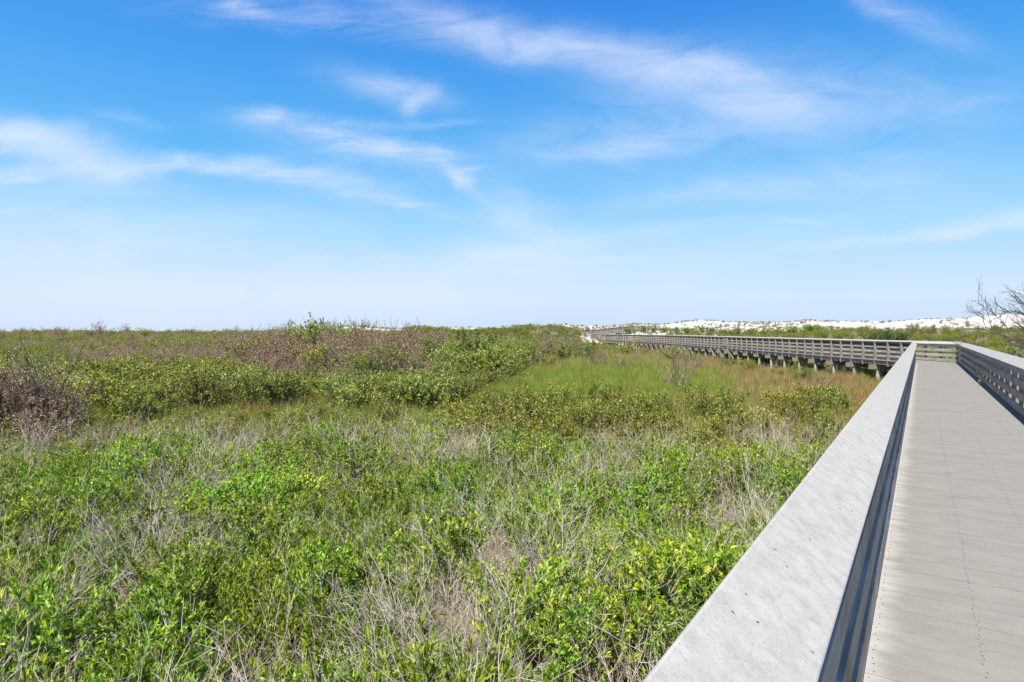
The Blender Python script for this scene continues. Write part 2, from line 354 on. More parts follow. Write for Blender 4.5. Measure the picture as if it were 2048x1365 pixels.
# decks: cross boards clipped at the mitres
def clip(poly, a, b, c):                       # keep a*x+b*y <= c
    outp = []
    for i in range(len(poly)):
        p, q = poly[i], poly[(i + 1) % len(poly)]
        dp, dq = a * p[0] + b * p[1] - c, a * q[0] + b * q[1] - c
        if dp <= 0: outp.append(p)
        if (dp < 0 < dq) or (dq < 0 < dp):
            t = dp / (dp - dq); outp.append((p[0] + t * (q[0] - p[0]), p[1] + t * (q[1] - p[1])))
    return outp
def deck_run(p0, p1, m0, m1, z0, z1, screws=0):
    L = float(np.linalg.norm(p1 - p0)); ang = math.atan2(p1[1] - p0[1], p1[0] - p0[0]); tilt = math.atan2(z1 - z0, L)
    gq = Geo(); ya, yb = -WID - .17, .17; x = -1.2 if m0 else 0
    scr = Geo()
    while x < L + (1.2 if m1 else 0):
        jit = [rngb.uniform(-.012, .012) for _ in range(2)]
        gap = rngb.choice([.001, .0015, .002, .003])
        poly = [(x + gap, ya + jit[0]), (x + .143, ya + jit[0]), (x + .143, yb + jit[1]), (x + gap, yb + jit[1])]
        if m0: poly = clip(poly, -1, m0, 0) if len(poly) else poly
        if m1 and poly: poly = clip(poly, 1, -m1, L)
        if len(poly) > 2:
            dz = rngb.uniform(-.0012, .0012); gq.poly_prism(poly, -.038 + dz, dz)
            if x < screws:
                for yr in (-.024, -.478, -.92, -1.37, -1.79):
                    for q in rngb.choice([(.03, .115), (.03, .07, .115), (.028, .116)]):
                        sx, sy = x + q + rngb.uniform(-.006, .006), yr + rngb.uniform(-.01, .01); r = .0042
                        scr.poly_prism([(sx + r * math.cos(t), sy + r * math.sin(t)) for t in np.linspace(0, 2 * PI, 7)[:-1]], dz - .002, dz + .0012)
        x += .1445
    o = gq.build('deck', M['deck']); place(o, p0, ang, z0); o.rotation_euler = (0, -tilt, ang)
    if screws:
        s_ = scr.build('screws', M['screw'], o); s_['kind'] = 'stuff'
    # edge stringers below the boards
    for y0 in (.06, -WID - .06):
        sgm = Geo(); yy0, yy1 = (y0, y0 + .05) if y0 > 0 else (y0 - .05, y0)
        sgm.box(0, L, yy0, yy1, -.27, -.04, m0, m1); sgm.build('stringer', M['beam'], o)
    return o
deck_run(A_L, C_L, 0, -th, DECK, DECK, screws=19)
deck_run(C_L, B_L, th, -tp, DECK, DECK)
deck_run(B_L, E_L, tp, 0, DECK, ZE)
# bents: a cross beam on two round piles under every second post
pile_proto = None
def bents(p0, p1, xs, zf, keep=99, name_each=True, step=2, start=0):
    L = float(np.linalg.norm(p1 - p0)); ang = math.atan2(p1[1] - p0[1], p1[0] - p0[0]); d = (p1 - p0) / L; lft = np.array([-d[1], d[0]])
    rest = Geo(); nrest = 0
    for n, xx in enumerate(list(xs)[start::step]):
        c = p0 + d * xx; z = zf(xx / L)
        gq = Geo() if n < keep else rest
        def put(gq):
            # local: x along, y left
            for xo in (-.115, .07):
                gq.box(xo, xo + .045, -WID - .42, .42, -.56, -.30)
        if n < keep:
            gq = Geo(); put(gq); b = gq.build('cross_beam', M['beam'], None, .005); place(b, c, ang, z)
            for yy in (-.08, -WID + .08):
                w = c + lft * yy; gh = float(ground_h(w[0], w[1])) - .3
                pg = Geo(); rr = rngb.uniform(.105, .13); pg.tube((0, yy, gh - z), (rngb.uniform(-.02, .02), yy, -.30), rr * 1.06, rr)
                pg.build('pile', M['pile'], b)
        else:
            nrest += 1; bb = len(rest.V); put(rest)
            for yy in (-.08, -WID + .08):
                w = c + lft * yy; gh = float(ground_h(w[0], w[1])) - .3
                rest.tube((0, yy, gh - z), (0, yy, -.30), .12, .115, 8)
            for i in range(bb, len(rest.V)):
                q = rest.V[i]; w = c + d * q[0] + lft * q[1]; rest.V[i] = (w[0] - C_L[0], w[1] - C_L[1], q[2] + z)
    if nrest:
        o = rest.build('piles', M['beam'], walk); o['kind'] = 'stuff'
bents(C_L, B_L, r2L[1], lambda t: DECK)
bents(B_L, E_L, r3L[1], lambda t: DECK + (ZE - DECK) * t, keep=0)
bents(A_L, C_L, np.arange(2, 37.9, 1.21), lambda t: DECK, keep=0)
# bay of closed boarding and raking braces on the outer side, half way along
def outer_extras():
    ang = PI / 2; xb = 1232 * C_L[0] / (1456 - HX) - C_L[1]
    bay = Geo(); k = int(round((xb - 1.0) / 1.21)); x0 = 1.0 + 1.21 * k
    for i in range(5): bay.box(x0 - .04, x0 + 1.25, .14, .178, .12 + i * .158, .12 + i * .158 + .15)
    bay.box(x0 - .04, x0 + 1.25, .14, .178, -.32, -.12)
    place(bay.build('closed_panel', M['board'], None, .004), C_L, ang, DECK)
    for j, dx in enumerate((-.2, 2.42, 4.84)):
        bg = Geo(); a, b = x0 + dx + .1, x0 + dx - 2.0
        xa, za, xb_, zb = x0 + dx + 0.2, -.22, x0 + dx - 1.6, -1.0
        w = .12
        bg.hexa([(xb_, .15, zb - w), (xa, .15, za - w), (xa, .20, za - w), (xb_, .20, zb - w), (xb_, .15, zb + w), (xa, .15, za + w), (xa, .20, za + w), (xb_, .20, zb + w)])
        place(bg.build('raking_brace', M['board'], None, .004), C_L, ang, DECK)
outer_extras()

# the far walkway that climbs over the dune
def dune_walk():
    def pt(px, py, Y, below): # top of the outer rail seen at (px, py)
        return np.array([(px - HX) / F * Y, Y, CAM_Z + (HY - py) / F * Y - below])
    a = pt(1181, 660.5, 133, 1.0); b = pt(1275, 650.6, 143, 1.0); c = pt(1318, 650.0, 152, 1.0)
    root = empty('boardwalk', (float(a[0]), float(a[1]), float(ground_h(a[0], a[1]))), 0, 'distant grey boardwalk climbing over the white dune', 'boardwalk')
    def wp(o): o.parent = root; o.location = tuple(-np.array(root.location)); return o
    rails = Geo(); posts = Geo(); deckg = Geo(); piles = Geo()
    for p, q in ((a, b), (b, c)):
        d = q - p; L = np.linalg.norm(d[:2]); dn = d[:2] / L; lf = np.array([-dn[1], dn[0]])
        def hx(gq, o0, o1, z0, z1, t0=0, t1=1):
            P = lambda t, o, z: (p[0] + d[0] * t + lf[0] * o, p[1] + d[1] * t + lf[1] * o, p[2] + d[2] * t + z)
            gq.hexa([P(t0, o0, z0), P(t1, o0, z0), P(t1, o1, z0), P(t0, o1, z0), P(t0, o0, z1), P(t1, o0, z1), P(t1, o1, z1), P(t0, o1, z1)])
        for o in (0, 1.9):
            hx(rails, o - .1, o + .1, .98, 1.03)
            for zb in (.1, .36, .62): hx(rails, o, o + .04, zb, zb + .15)
            n = int(L / 1.7)
            for k in range(n + 1):
                t = k / n; e = .06 / L
                hx(posts, o - .11, o - .01, -.35, .97, t - e, t + e)
                if k % 2 == 0:
                    gh = float(surf_h(p[0] + d[0] * t, p[1] + d[1] * t)) - (p[2] + d[2] * t) - .6
                    hx(piles, o - .1, o + .1, min(gh, -.5), -.3, t - .1 / L, t + .1 / L)
        hx(deckg, -.05, 1.95, -.3, 0)
    wp(deckg.build('deck', M['beam'])); wp(rails.build('handrail', M['board'])); wp(tag(posts.build('posts', M['post']), kind='stuff')); wp(tag(piles.build('piles', M['beam']), kind='stuff'))
dune_walk()

# ------------------------------------------------------------------ plants
def nrm(a): return a / np.maximum(np.linalg.norm(a, axis=-1, keepdims=True), 1e-9)
def tubes_arrays(stems, k=3):
    Vs, Qs, b = [], [], 0
    for P, r0, r1 in stems:
        n = len(P); T = nrm(np.gradient(P, axis=0)); ref = np.array([.31, .77, .55]); A = nrm(np.cross(T, ref)); B = np.cross(T, A)
        r = np.linspace(r0, r1, n)[:, None, None]; a = np.arange(k) * 2 * PI / k
        V = P[:, None, :] + r * (np.cos(a)[None, :, None] * A[:, None, :] + np.sin(a)[None, :, None] * B[:, None, :])
        i = np.arange(n - 1)[:, None]; j = np.arange(k)[None, :]; j2 = (j + 1) % k
        Vs.append(V.reshape(-1, 3)); Qs.append(np.stack([i * k + j, i * k + j2, (i + 1) * k + j2, (i + 1) * k + j], -1).reshape(-1, 4) + b); b += n * k
    return np.vstack(Vs), np.vstack(Qs)
def leaf_arrays(P, D, U, Ln, W, fold=.25, curl=.15, fine=True):
    D = nrm(D); U = nrm(U - (U * D).sum(1, keepdims=True) * D); S = np.cross(D, U); Ln = Ln[:, None]; W = W[:, None]; n = len(P)
    tip = P + D * Ln - U * Ln * curl; l = P + D * Ln * .45 + S * W * .5 + U * W * fold; r = P + D * Ln * .45 - S * W * .5 + U * W * fold
    if fine:
        mid = P + D * Ln * .5 - U * Ln * curl * .2
        V = np.stack([P, l, mid, r, tip], 1).reshape(-1, 3); o = np.arange(n)[:, None] * 5
        T = np.concatenate([o + [0, 2, 1], o + [1, 2, 4], o + [0, 3, 2], o + [2, 3, 4]], 1).reshape(-1, 3)
    else:
        V = np.stack([P, l, r, tip], 1).reshape(-1, 3); o = np.arange(n)[:, None] * 4
        T = np.concatenate([o + [0, 3, 1], o + [0, 2, 3]], 1).reshape(-1, 3)
    return V, T
def poly_line(rng, p, d, L, seg, up, wob):
    pts = [np.array(p, float)]; d = np.array(d, float)
    for _ in range(seg):
        d = d + np.array([0, 0, up / seg]) + rng.normal(0, wob, 3); d /= np.linalg.norm(d); pts.append(pts[-1] + d * L / seg)
    return np.array(pts)
def tilt_dir(rng, t, tilt):
    t = t / np.linalg.norm(t); a = rng.normal(0, 1, 3); a -= a @ t * t; a /= np.linalg.norm(a)
    return math.cos(tilt) * t + math.sin(tilt) * a
def grow(seed, levels, leaf=None, base_r=.08, k=3):
    """levels: dicts n, len, tilt, start, up, wob, seg, r0, r1 ; returns stems and leaf arrays"""
    rng = np.random.default_rng(seed); stems = []; cur = []
    l0 = levels[0]
    for i in range(l0['n']):
        az = 2 * PI * (i + rng.uniform(-.4, .4)) / l0['n'] * 2.618; ti = l0['tilt'] * rng.uniform(.1, 1) ** .6
        d = (math.sin(ti) * math.cos(az), math.sin(ti) * math.sin(az), math.cos(ti)); b = (base_r * math.cos(az) * rng.uniform(0, 1), base_r * math.sin(az) * rng.uniform(0, 1), -.03)
        P = poly_line(rng, b, d, l0['len'] * rng.uniform(.65, 1.1), l0.get('seg', 5), l0.get('up', .2), l0.get('wob', .1)); cur.append(P); stems.append((P, l0['r0'], l0['r1']))
    allv = [cur]
    for lv in levels[1:]:
        nxt = []
        for P in cur:
            for _ in range(max(1, int(rng.normal(lv['n'], lv['n'] * .2)))):
                t = rng.uniform(lv.get('start', .3), 1) * (len(P) - 1); i = min(int(t), len(P) - 2); f = t - i
                p = P[i] * (1 - f) + P[i + 1] * f; tg = P[i + 1] - P[i]
                d = tilt_dir(rng, tg, lv['tilt'] * rng.uniform(.5, 1.2))
                Q = poly_line(rng, p, d, lv['len'] * rng.uniform(.5, 1.15), lv.get('seg', 3), lv.get('up', .3), lv.get('wob', .12)); nxt.append(Q); stems.append((Q, lv['r0'], lv['r1']))
        cur = nxt; allv.append(cur)
    if leaf is None: return stems, None
    PP, DD = [], []
    for li in leaf.get('on', [-1]):
        for P in allv[li]:
            n = max(1, int(rng.poisson(leaf['n']))); t = rng.uniform(leaf.get('start', .15), 1, n) ** leaf.get('bias', .7) * (len(P) - 1.001); i = t.astype(int); f = (t - i)[:, None]
            p = P[i] * (1 - f) + P[i + 1] * f; tg = nrm(P[i + 1] - P[i]); a = rng.normal(0, 1, (n, 3)); a = nrm(a - (a * tg).sum(1, keepdims=True) * tg)
            PP.append(p); DD.append(tg * leaf.get('along', .7) + a * leaf.get('out', .8) + np.array([0, 0, leaf.get('up', .25)]))
    P = np.vstack(PP); D = np.vstack(DD); n = len(P)
    U = np.tile([0., 0., 1.], (n, 1)) + rng.normal(0, leaf.get('rough', .5), (n, 3))
    Ln = leaf['L'] * rng.uniform(.55, 1.2, n); W = leaf['W'] * rng.uniform(.7, 1.2, n)
    return stems, leaf_arrays(P, D, U, Ln, W, leaf.get('fold', .25), leaf.get('curl', .15), leaf.get('fine', True))
PROTO = bpy.data.collections.new('plant_library')          # not linked: sources for the scattered ground cover only
def kind_meshes(kind, seeds, levels, leaf, twig, leafm, k=3):
    out = []
    for s in seeds:
        st, lf = grow(s, levels, leaf, k=k)
        V, Q = tubes_arrays(st, k); sm = mesh_from(kind + '_branches', V, None, Q, [twig])
        fm = None
        if lf is not None: fm = mesh_from(kind + '_foliage', lf[0], lf[1], None, [leafm])
        out.append((sm, fm, (V, Q, lf)))
    return out
def merged(kind, km, twig, leafm):
    V, Q, lf = km[2]
    if lf is None: return mesh_from(kind, V, None, Q, [twig])
    VV = np.vstack([V, lf[0]]); T = lf[1] + len(V)
    mi = np.concatenate([np.ones(len(T), int), np.zeros(len(Q), int)])
    return mesh_from(kind, VV, T, Q, [twig, leafm], mi)

marsh_lv = [dict(n=18, len=.66, tilt=.9, r0=.006, r1=.003, up=.4, wob=.10), dict(n=8, len=.25, tilt=.6, start=.3, r0=.003, r1=.0012, up=.5)]
K_marsh = kind_meshes('shrub', [11, 12, 13, 14, 15, 16], marsh_lv, dict(n=14, L=.076, W=.0175, along=1.05, out=.6, up=.45, on=[1, 0]), M['twig'], M['leaf_bright'])
twig_lv = [dict(n=15, len=.95, tilt=1.05, r0=.0042, r1=.002, up=.25, wob=.17, seg=7), dict(n=4, len=.4, tilt=.6, start=.2, r0=.0026, r1=.0013, up=.1, wob=.16), dict(n=3, len=.2, tilt=.6, r0=.0017, r1=.001, up=.1)]
K_twig = kind_meshes('dead_twigs', [21, 22, 23, 24], twig_lv, None, M['twig'], None)
olive_lv = [dict(n=13, len=.85, tilt=.7, r0=.008, r1=.004, up=.3), dict(n=6, len=.38, tilt=.6, start=.25, r0=.004, r1=.002, up=.4), dict(n=3, len=.16, tilt=.6, start=.3, r0=.002, r1=.001, up=.4)]
K_olive = kind_meshes('shrub', [31, 32, 33, 34], olive_lv, dict(n=7, L=.072, W=.030, along=.7, out=.8, up=.3, on=[2, 1]), M['twig_brown'], M['leaf_olive'])
bush_lv = [dict(n=10, len=1.45, tilt=.95, r0=.03, r1=.012, up=.35, wob=.12), dict(n=7, len=.65, tilt=.75, start=.2, r0=.012, r1=.005, up=.3), dict(n=5, len=.32, tilt=.7, start=.25, r0=.005, r1=.002, up=.3)]
K_bush = kind_meshes('bush', [41, 42, 43, 44, 45], bush_lv, dict(n=13, L=.082, W=.035, along=.6, out=.9, up=.3, fold=.2), M['twig_dark'], M['leaf_green'])
K_obush = [(a, mesh_from('bush_foliage', c[2][0], c[2][1], None, [M['leaf_olive']]), c) for a, b, c in K_bush]
K_dbush = [(a, mesh_from('bush_foliage', c[2][0], c[2][1], None, [M['leaf_dark']]), c) for a, b, c in K_bush]
K_lush = [(a, mesh_from('bush_foliage', c[2][0], c[2][1], None, [M['leaf_lush']]), c) for a, b, c in K_bush]
K_hill = [(a, mesh_from('bush_foliage', c[2][0], c[2][1], None, [M['leaf_hill']]), c) for a, b, c in K_bush]
brown_lv = [dict(n=9, len=1.7, tilt=.7, r0=.025, r1=.008, up=.35, wob=.1, seg=6), dict(n=7, len=.8, tilt=.6, start=.2, r0=.009, r1=.004, up=.35), dict(n=6, len=.42, tilt=.6, start=.2, r0=.004, r1=.0018, up=.3)]
K_brown = kind_meshes('bush', [51, 52, 53, 54], brown_lv, dict(n=9, L=.06, W=.03, along=.3, out=.9, up=-.1, start=.1, bias=1, fold=.3, curl=.3), M['twig_brown'], M['leaf_brown'])
bare_lv = [dict(n=12, len=1.3, tilt=.8, r0=.017, r1=.008, up=.3, wob=.12, seg=6), dict(n=5, len=.7, tilt=.55, start=.2, r0=.007, r1=.004, up=.3), dict(n=4, len=.35, tilt=.55, start=.2, r0=.004, r1=.0025, up=.2)]
K_bare = kind_meshes('bush', [61, 62, 63], bare_lv, dict(n=1, L=.04, W=.02, start=.2, out=.9), M['twig_brown'], M['leaf_brown'])

K_gnarl = kind_meshes('tree', [64], bare_lv, dict(n=2, L=.035, W=.02, start=.2, out=.9), M['twig_dark'], M['leaf_brown'])

def palmetto_mesh(seed):
    rng = np.random.default_rng(seed); V, T, ST = [], [], []
    for i in range(16):
        az = rng.uniform(0, 2 * PI); ti = rng.uniform(.15, 1.25); d = np.array([math.sin(ti) * math.cos(az), math.sin(ti) * math.sin(az), math.cos(ti)])
        P = poly_line(rng, (0, 0, 0), d, rng.uniform(.55, 1.0), 4, -.1, .04); ST.append((P, .012, .007)); hub = P[-1]; ax = nrm(P[-1] - P[-2]); up = np.array([0, 0, 1.]) + rng.normal(0, .3, 3)
        s = nrm(np.cross(ax, up)); nn = 17
        for a in np.linspace(-1.35, 1.35, nn):
            dd = math.cos(a) * ax + math.sin(a) * s; L = .5 * rng.uniform(.85, 1.1) * (1 - .15 * abs(a)); w = .032
            side = nrm(np.cross(dd, np.cross(ax, s))); dn = np.cross(ax, s); b = len(V)
            mid = hub + dd * L * .55; tip = hub + dd * L - np.array([0, 0, .12 * L])
            V += [hub, mid + side * w * .5, mid - side * w * .5 , tip]; T += [(b, b + 1, b + 2), (b + 1, b + 3, b + 2)]
    V2, Q = tubes_arrays(ST); return V2, Q, np.array(V), np.array(T)
K_palm = []
for s_ in (71, 72, 73):
    V2, Q, V, T = palmetto_mesh(s_)
    K_palm.append((mesh_from('palmetto_stalks', V2, None, Q, [M['twig_brown']]), mesh_from('palmetto_fronds', V, T, None, [M['palm']]), None))

def tuft_mesh(name, seed, n, h, w, spread, mat, lean=.35, head=0):
    rng = np.random.default_rng(seed); az = rng.uniform(0, 2 * PI, n); rr = spread * np.sqrt(rng.uniform(0, 1, n))
    B = np.stack([rr * np.cos(az), rr * np.sin(az), np.full(n, -.03)], 1); az2 = rng.uniform(0, 2 * PI, n); le = lean * rng.uniform(.1, 1, n); H = h * rng.uniform(.45, 1.1, n)
    dirh = np.stack([np.cos(az2), np.sin(az2), 0 * az2], 1); S = np.stack([-np.sin(az2 + .6), np.cos(az2 + .6), 0 * az2], 1) * w * .5
    c1 = B + dirh * (le * H * .25)[:, None] + np.stack([0 * H, 0 * H, H * .5], 1); c2 = B + dirh * (le * H * .9)[:, None] + np.stack([0 * H, 0 * H, H], 1)
    V = np.stack([B - S, B + S, c1 - S * .8, c1 + S * .8, c2], 1).reshape(-1, 3); o = np.arange(n)[:, None] * 5
    T = np.concatenate([o + [0, 1, 3], o + [0, 3, 2], o + [2, 3, 4]], 1).reshape(-1, 3)
    return mesh_from(name, V, T, None, [mat])

# ---- scatter of ground cover nobody could count
def scatter(name, protos, X, Y, scl, label, cat, seed=0, tilt=.08, zf=ground_h, dz=0.0, idx=None):
    n = len(X); rng = np.random.default_rng(seed); Z = zf(X, Y) + dz
    me = bpy.data.meshes.new(name); me.vertices.add(n); me.vertices.foreach_set('co', np.stack([X, Y, Z], 1).astype(np.float32).ravel())
    a = me.attributes.new('rot', 'FLOAT_VECTOR', 'POINT'); a.data.foreach_set('vector', np.stack([rng.normal(0, tilt, n), rng.normal(0, tilt, n), rng.uniform(0, 2 * PI, n)], 1).astype(np.float32).ravel())
    a = me.attributes.new('scl', 'FLOAT', 'POINT'); a.data.foreach_set('value', np.asarray(scl, np.float32))
    a = me.attributes.new('idx', 'INT', 'POINT'); a.data.foreach_set('value', (rng.integers(0, len(protos), n) if idx is None else idx).astype(np.int32))
    o = bpy.data.objects.new(name, me); COL.objects.link(o)
    coll = bpy.data.collections.new(name + '_sources')
    for i, pm in enumerate(protos):
        po = bpy.data.objects.new('%s_source_%02d' % (name, i), pm); coll.objects.link(po)
    ng = bpy.data.node_groups.new(name + '_scatter', 'GeometryNodeTree')
    ng.interface.new_socket('Geometry', in_out='INPUT', socket_type='NodeSocketGeometry'); ng.interface.new_socket('Geometry', in_out='OUTPUT', socket_type='NodeSocketGeometry')
    gi = ng.nodes.new('NodeGroupInput'); go = ng.nodes.new('NodeGroupOutput'); ip = ng.nodes.new('GeometryNodeInstanceOnPoints'); ci = ng.nodes.new('GeometryNodeCollectionInfo')
    ci.inputs[0].default_value = coll; ci.inputs[1].default_value = True; ci.inputs[2].default_value = True
    def na(nm, t):
        q = ng.nodes.new('GeometryNodeInputNamedAttribute'); q.data_type = t; q.inputs[0].default_value = nm; return q.outputs[0]
    L = ng.links.new; er = ng.nodes.new('FunctionNodeEulerToRotation'); L(na('rot', 'FLOAT_VECTOR'), er.inputs[0])
    L(gi.outputs[0], ip.inputs['Points']); L(ci.outputs[0], ip.inputs['Instance']); ip.inputs['Pick Instance'].default_value = True
    L(na('idx', 'INT'), ip.inputs['Instance Index']); L(er.outputs[0], ip.inputs['Rotation']); L(na('scl', 'FLOAT'), ip.inputs['Scale']); L(ip.outputs[0], go.inputs[0])
    md = o.modifiers.new('scatter', 'NODES'); md.node_group = ng
    return tag(o, label, cat, None, 'stuff')

# ---- where things grow: ground positions described through the layout of the photograph
def gx(px, py): Y = F * CAM_Z / (py - HY); return (px - HX) / F * Y, Y
def to_px(X, Y): return HX + F * X / Y, HY + F * CAM_Z / Y
def lat1(X, Y): return (X * R1[0] + Y * R1[1])                  # offset to the right of the near run's line of sight
def off_walk(X, Y, m=.55):
    """True where plants keep clear of the boardwalk"""
    X = np.asarray(X); Y = np.asarray(Y)
    near = (X * D1[0] + Y * D1[1] < sL + 1)
    a = lat1(X, Y); ok1 = (a < LATL - m) | (a > LATL + WID + m)
    ok2 = (X < C_L[0] - m) | (X > C_L[0] + WID + m) | (Y < 30)
    xc = C_L[0] - np.maximum(Y - 82.7, 0) * math.tan(phi)
    ok3 = (X < xc - m) | (X > xc + WID + m) | (Y > 134)
    return np.where(near, ok1, np.where(Y < 83, ok2, ok3))
def inside(poly, x, y):
    x = np.asarray(x, float); y = np.asarray(y, float); r = np.zeros(x.shape, bool); n = len(poly)
    for i in range(n):
        (x1, y1), (x2, y2) = poly[i], poly[(i + 1) % n]
        c = ((y1 > y) != (y2 > y)) & (x < (x2 - x1) * (y - y1) / ((y2 - y1) or 1e-9) + x1); r ^= c
    return r
def jitter_grid(x0, x1, y0, y1, step, seed):
    rng = np.random.default_rng(seed); a, b = np.meshgrid(np.arange(x0, x1, step), np.arange(y0, y1, step)); n = a.size
    return a.ravel() + rng.uniform(-.5, .5, n) * step, b.ravel() + rng.uniform(-.5, .5, n) * step
_ph = np.random.default_rng(99).uniform(0, 9, (14, 3))
def patch(X, Y, s, k=0):
    """smooth pseudo-noise 0..1 for clumping, feature size about s metres"""
    v = 0
    for i in range(7):
        a, b, c = _ph[(i + k * 3) % 14]; v = v + np.sin((X * math.cos(a * 2.1 + k) + Y * math.sin(a * 2.1 + k)) * (1 + .35 * i) * 2.2 / s + b + k * 1.7) / (1 + .3 * i)
    return np.clip(.5 + v * .22, 0, 1)
COUNT = {}
def thing(name, km, x, y, s, label, cat, group, rz, zs=1.0, zf=ground_h, sink=.05, solo=False):
    root = empty(name, (float(x), float(y), float(zf(x, y)) - sink * s), rz, label, cat, group)
    root.scale = (s, s, s * zs)
    b = bpy.data.objects.new('branches', km[0]); COL.objects.link(b); b.parent = root
    if km[1] is not None:
        f = bpy.data.objects.new('foliage', km[1]); COL.objects.link(f); f.parent = root
    COUNT[name] = COUNT.get(name, 0) + 1
    return root


# ------------------------------------------------------------------ planting
rp = np.random.default_rng(2024)
# 1. bright leafy shrubs of the foreground thicket
X, Y = jitter_grid(-16, 14, 2.2, 20, .93, 1)
px, py = to_px(X, Y)
ok = (px > -160) & (px < 2100) & (py > 905 + 45 * patch(X, Y, 6, 2)) & off_walk(X, Y, .75) & (lat1(X, Y) < 0)
dens = patch(X, Y, 3.2, 0)
ok &= (rp.uniform(0, 1, len(X)) < .35 + .9 * dens)
X, Y = X[ok], Y[ok]; o_ = np.argsort(Y); X, Y = X[o_][:175], Y[o_][:175]
for i, (x, y) in enumerate(zip(X, Y)):
    side = lat1(x, y) > -2.2
    if y < 7.5: where = 'closest to the lens' if not side else 'right beside the pale handrail, close to the lens'
    elif y < 12: where = 'in the middle of the foreground thicket' if not side else 'along the pale handrail further off'
    else: where = 'at the back edge of the foreground thicket'
    thing('shrub', K_marsh[rp.integers(0, len(K_marsh))], x, y, rp.uniform(.75, 1.25), 'bright green lance-leaved shrub among grey twigs ' + where, 'shrub', 'bright green shrubs ' + where, rp.uniform(0, 6.28), rp.uniform(.8, 1.1))
# leafy undergrowth that closes the gaps between them
X, Y = jitter_grid(-18, 14, 2.2, 20, .40, 61); px, py = to_px(X, Y)
ok = (px > -180) & (px < 2100) & (py > 915 + 45 * patch(X, Y, 6, 2)) & off_walk(X, Y, .6) & (lat1(X, Y) < 0) & (rp.uniform(0, 1, len(X)) < np.clip((patch(X, Y, 1.5, 0) - .16) * 2.1, .26, .92))
scatter('undergrowth', [merged('leafy_sprigs', k, M['twig'], M['leaf_bright']) for k in K_marsh] + [merged('leafy_sprigs', (None, None, k[2]), M['twig'], M['leaf_bright']) for k in K_olive[:2]], X[ok], Y[ok], rp.uniform(.5, 1.0, ok.sum()), 'unbroken bright green leafy undergrowth in the foreground', 'undergrowth', 62, .2)
# dead grey twigs and straw between them
X, Y = jitter_grid(-18, 14, 2.0, 18, .42, 2); px, py = to_px(X, Y)
ok = (py > 900) & (px > -200) & (px < 2100) & off_walk(X, Y, .5) & (lat1(X, Y) < 0) & (rp.uniform(0, 1, len(X)) < .53 - .53 * patch(X, Y, 1.5, 0) + .10 * (Y < 8))
scatter('dead_twigs', [k[0] for k in K_twig], X[ok], Y[ok], rp.uniform(.55, 1.2, ok.sum()), 'tangle of bare grey twigs between the bright foreground shrubs', 'twigs', 3, .35)
straw_lv = [dict(n=22, len=.5, tilt=1.5, r0=.003, r1=.0015, up=-.1, wob=.25, seg=4)]
K_straw = kind_meshes('straw', [81, 82, 83], straw_lv, None, M['straw'], None)
X, Y = jitter_grid(-16, 14, 2.0, 20, .33, 4); px, py = to_px(X, Y); ok = (px > -200) & (px < 2100) & off_walk(X, Y, .3) & (lat1(X, Y) < 0)
scatter('dry_straw', [k[0] for k in K_straw], X[ok], Y[ok], rp.uniform(.6, 1.3, ok.sum()), 'pale dry straw and fallen stalks on the marsh floor', 'straw', 5, .2)

# 2. grass of the marsh meadow
G_green = [tuft_mesh('grass_tuft', s, 46, .62, .011, .22, M['grass_green']) for s in (1, 2, 3, 4)]
G_brown = [tuft_mesh('grass_tuft', s, 46, .62, .010, .22, M['grass_brown'], .45) for s in (5, 6, 7, 8)]
def meadow(step, x0, x1, y0, y1, seed, far=False):
    X, Y = jitter_grid(x0, x1, y0, y1, step, seed); px, py = to_px(X, Y)
    ok = (px > -250) & (px < 2150) & off_walk(X, Y, -.2 if not far else .3) & (X < 34)
    X, Y, px, py = X[ok], Y[ok], px[ok], py[ok]
    # browner towards the boardwalk, green in the middle of the meadow
    b = .46 + .36 * sstep((px - 1180) / 480) - .55 * inside([(960, 745), (1330, 735), (1500, 775), (1250, 830), (980, 800)], px, py) - .25 * (px < 900)
    b = b + .5 * (patch(X, Y, 9, 1) - .5)
    br = rp.uniform(0, 1, len(X)) < b
    return X, Y, br
A_ = [meadow(.36, -26, 24, 12, 48, 11), meadow(.62, -40, 26, 48, 105, 12, True)]
Xs = np.concatenate([a[0] for a in A_]); Ys = np.concatenate([a[1] for a in A_]); Bs = np.concatenate([a[2] for a in A_]); S_ = np.where(Ys > 48, 1.25, 1.0) * rp.uniform(.6, 1.15, len(Xs))
scatter('green_grass', G_green, Xs[~Bs], Ys[~Bs], S_[~Bs], 'green marsh grass of the open meadow', 'grass', 6)
scatter('dry_grass', G_brown, Xs[Bs], Ys[Bs], S_[Bs], 'reddish brown dry marsh grass by the boardwalk', 'grass', 7)

# 3. band of olive shrubs behind the thicket
X, Y = jitter_grid(-28, 20, 12.8, 28, 1.16, 21); px, py = to_px(X, Y)
z = inside([(-120, 950), (330, 945), (700, 950), (1250, 945), (1640, 930), (1730, 800), (1560, 830), (1280, 825), (930, 815), (880, 852), (390, 852), (330, 840), (-120, 840)], px, py)
ok = z & off_walk(X, Y, .9) & (rp.uniform(0, 1, len(X)) < .62 + .8 * patch(X, Y, 5, 4)) & ~((px > 1350) & (rp.uniform(0, 1, len(X)) < .3))
for x, y, p in zip(X[ok], Y[ok], px[ok]):
    w = 'on the left of the band' if p < 700 else 'in front of the open meadow' if p < 1250 else 'in the brown grass near the handrail'
    thing('shrub', K_olive[rp.integers(0, 4)], x, y, rp.uniform(.85, 1.25) * (.72 if p < 900 else 1.0), 'yellowish olive shrub with small leaves ' + w, 'shrub', 'olive shrubs ' + w, rp.uniform(0, 6.28), rp.uniform(.8, 1.05))

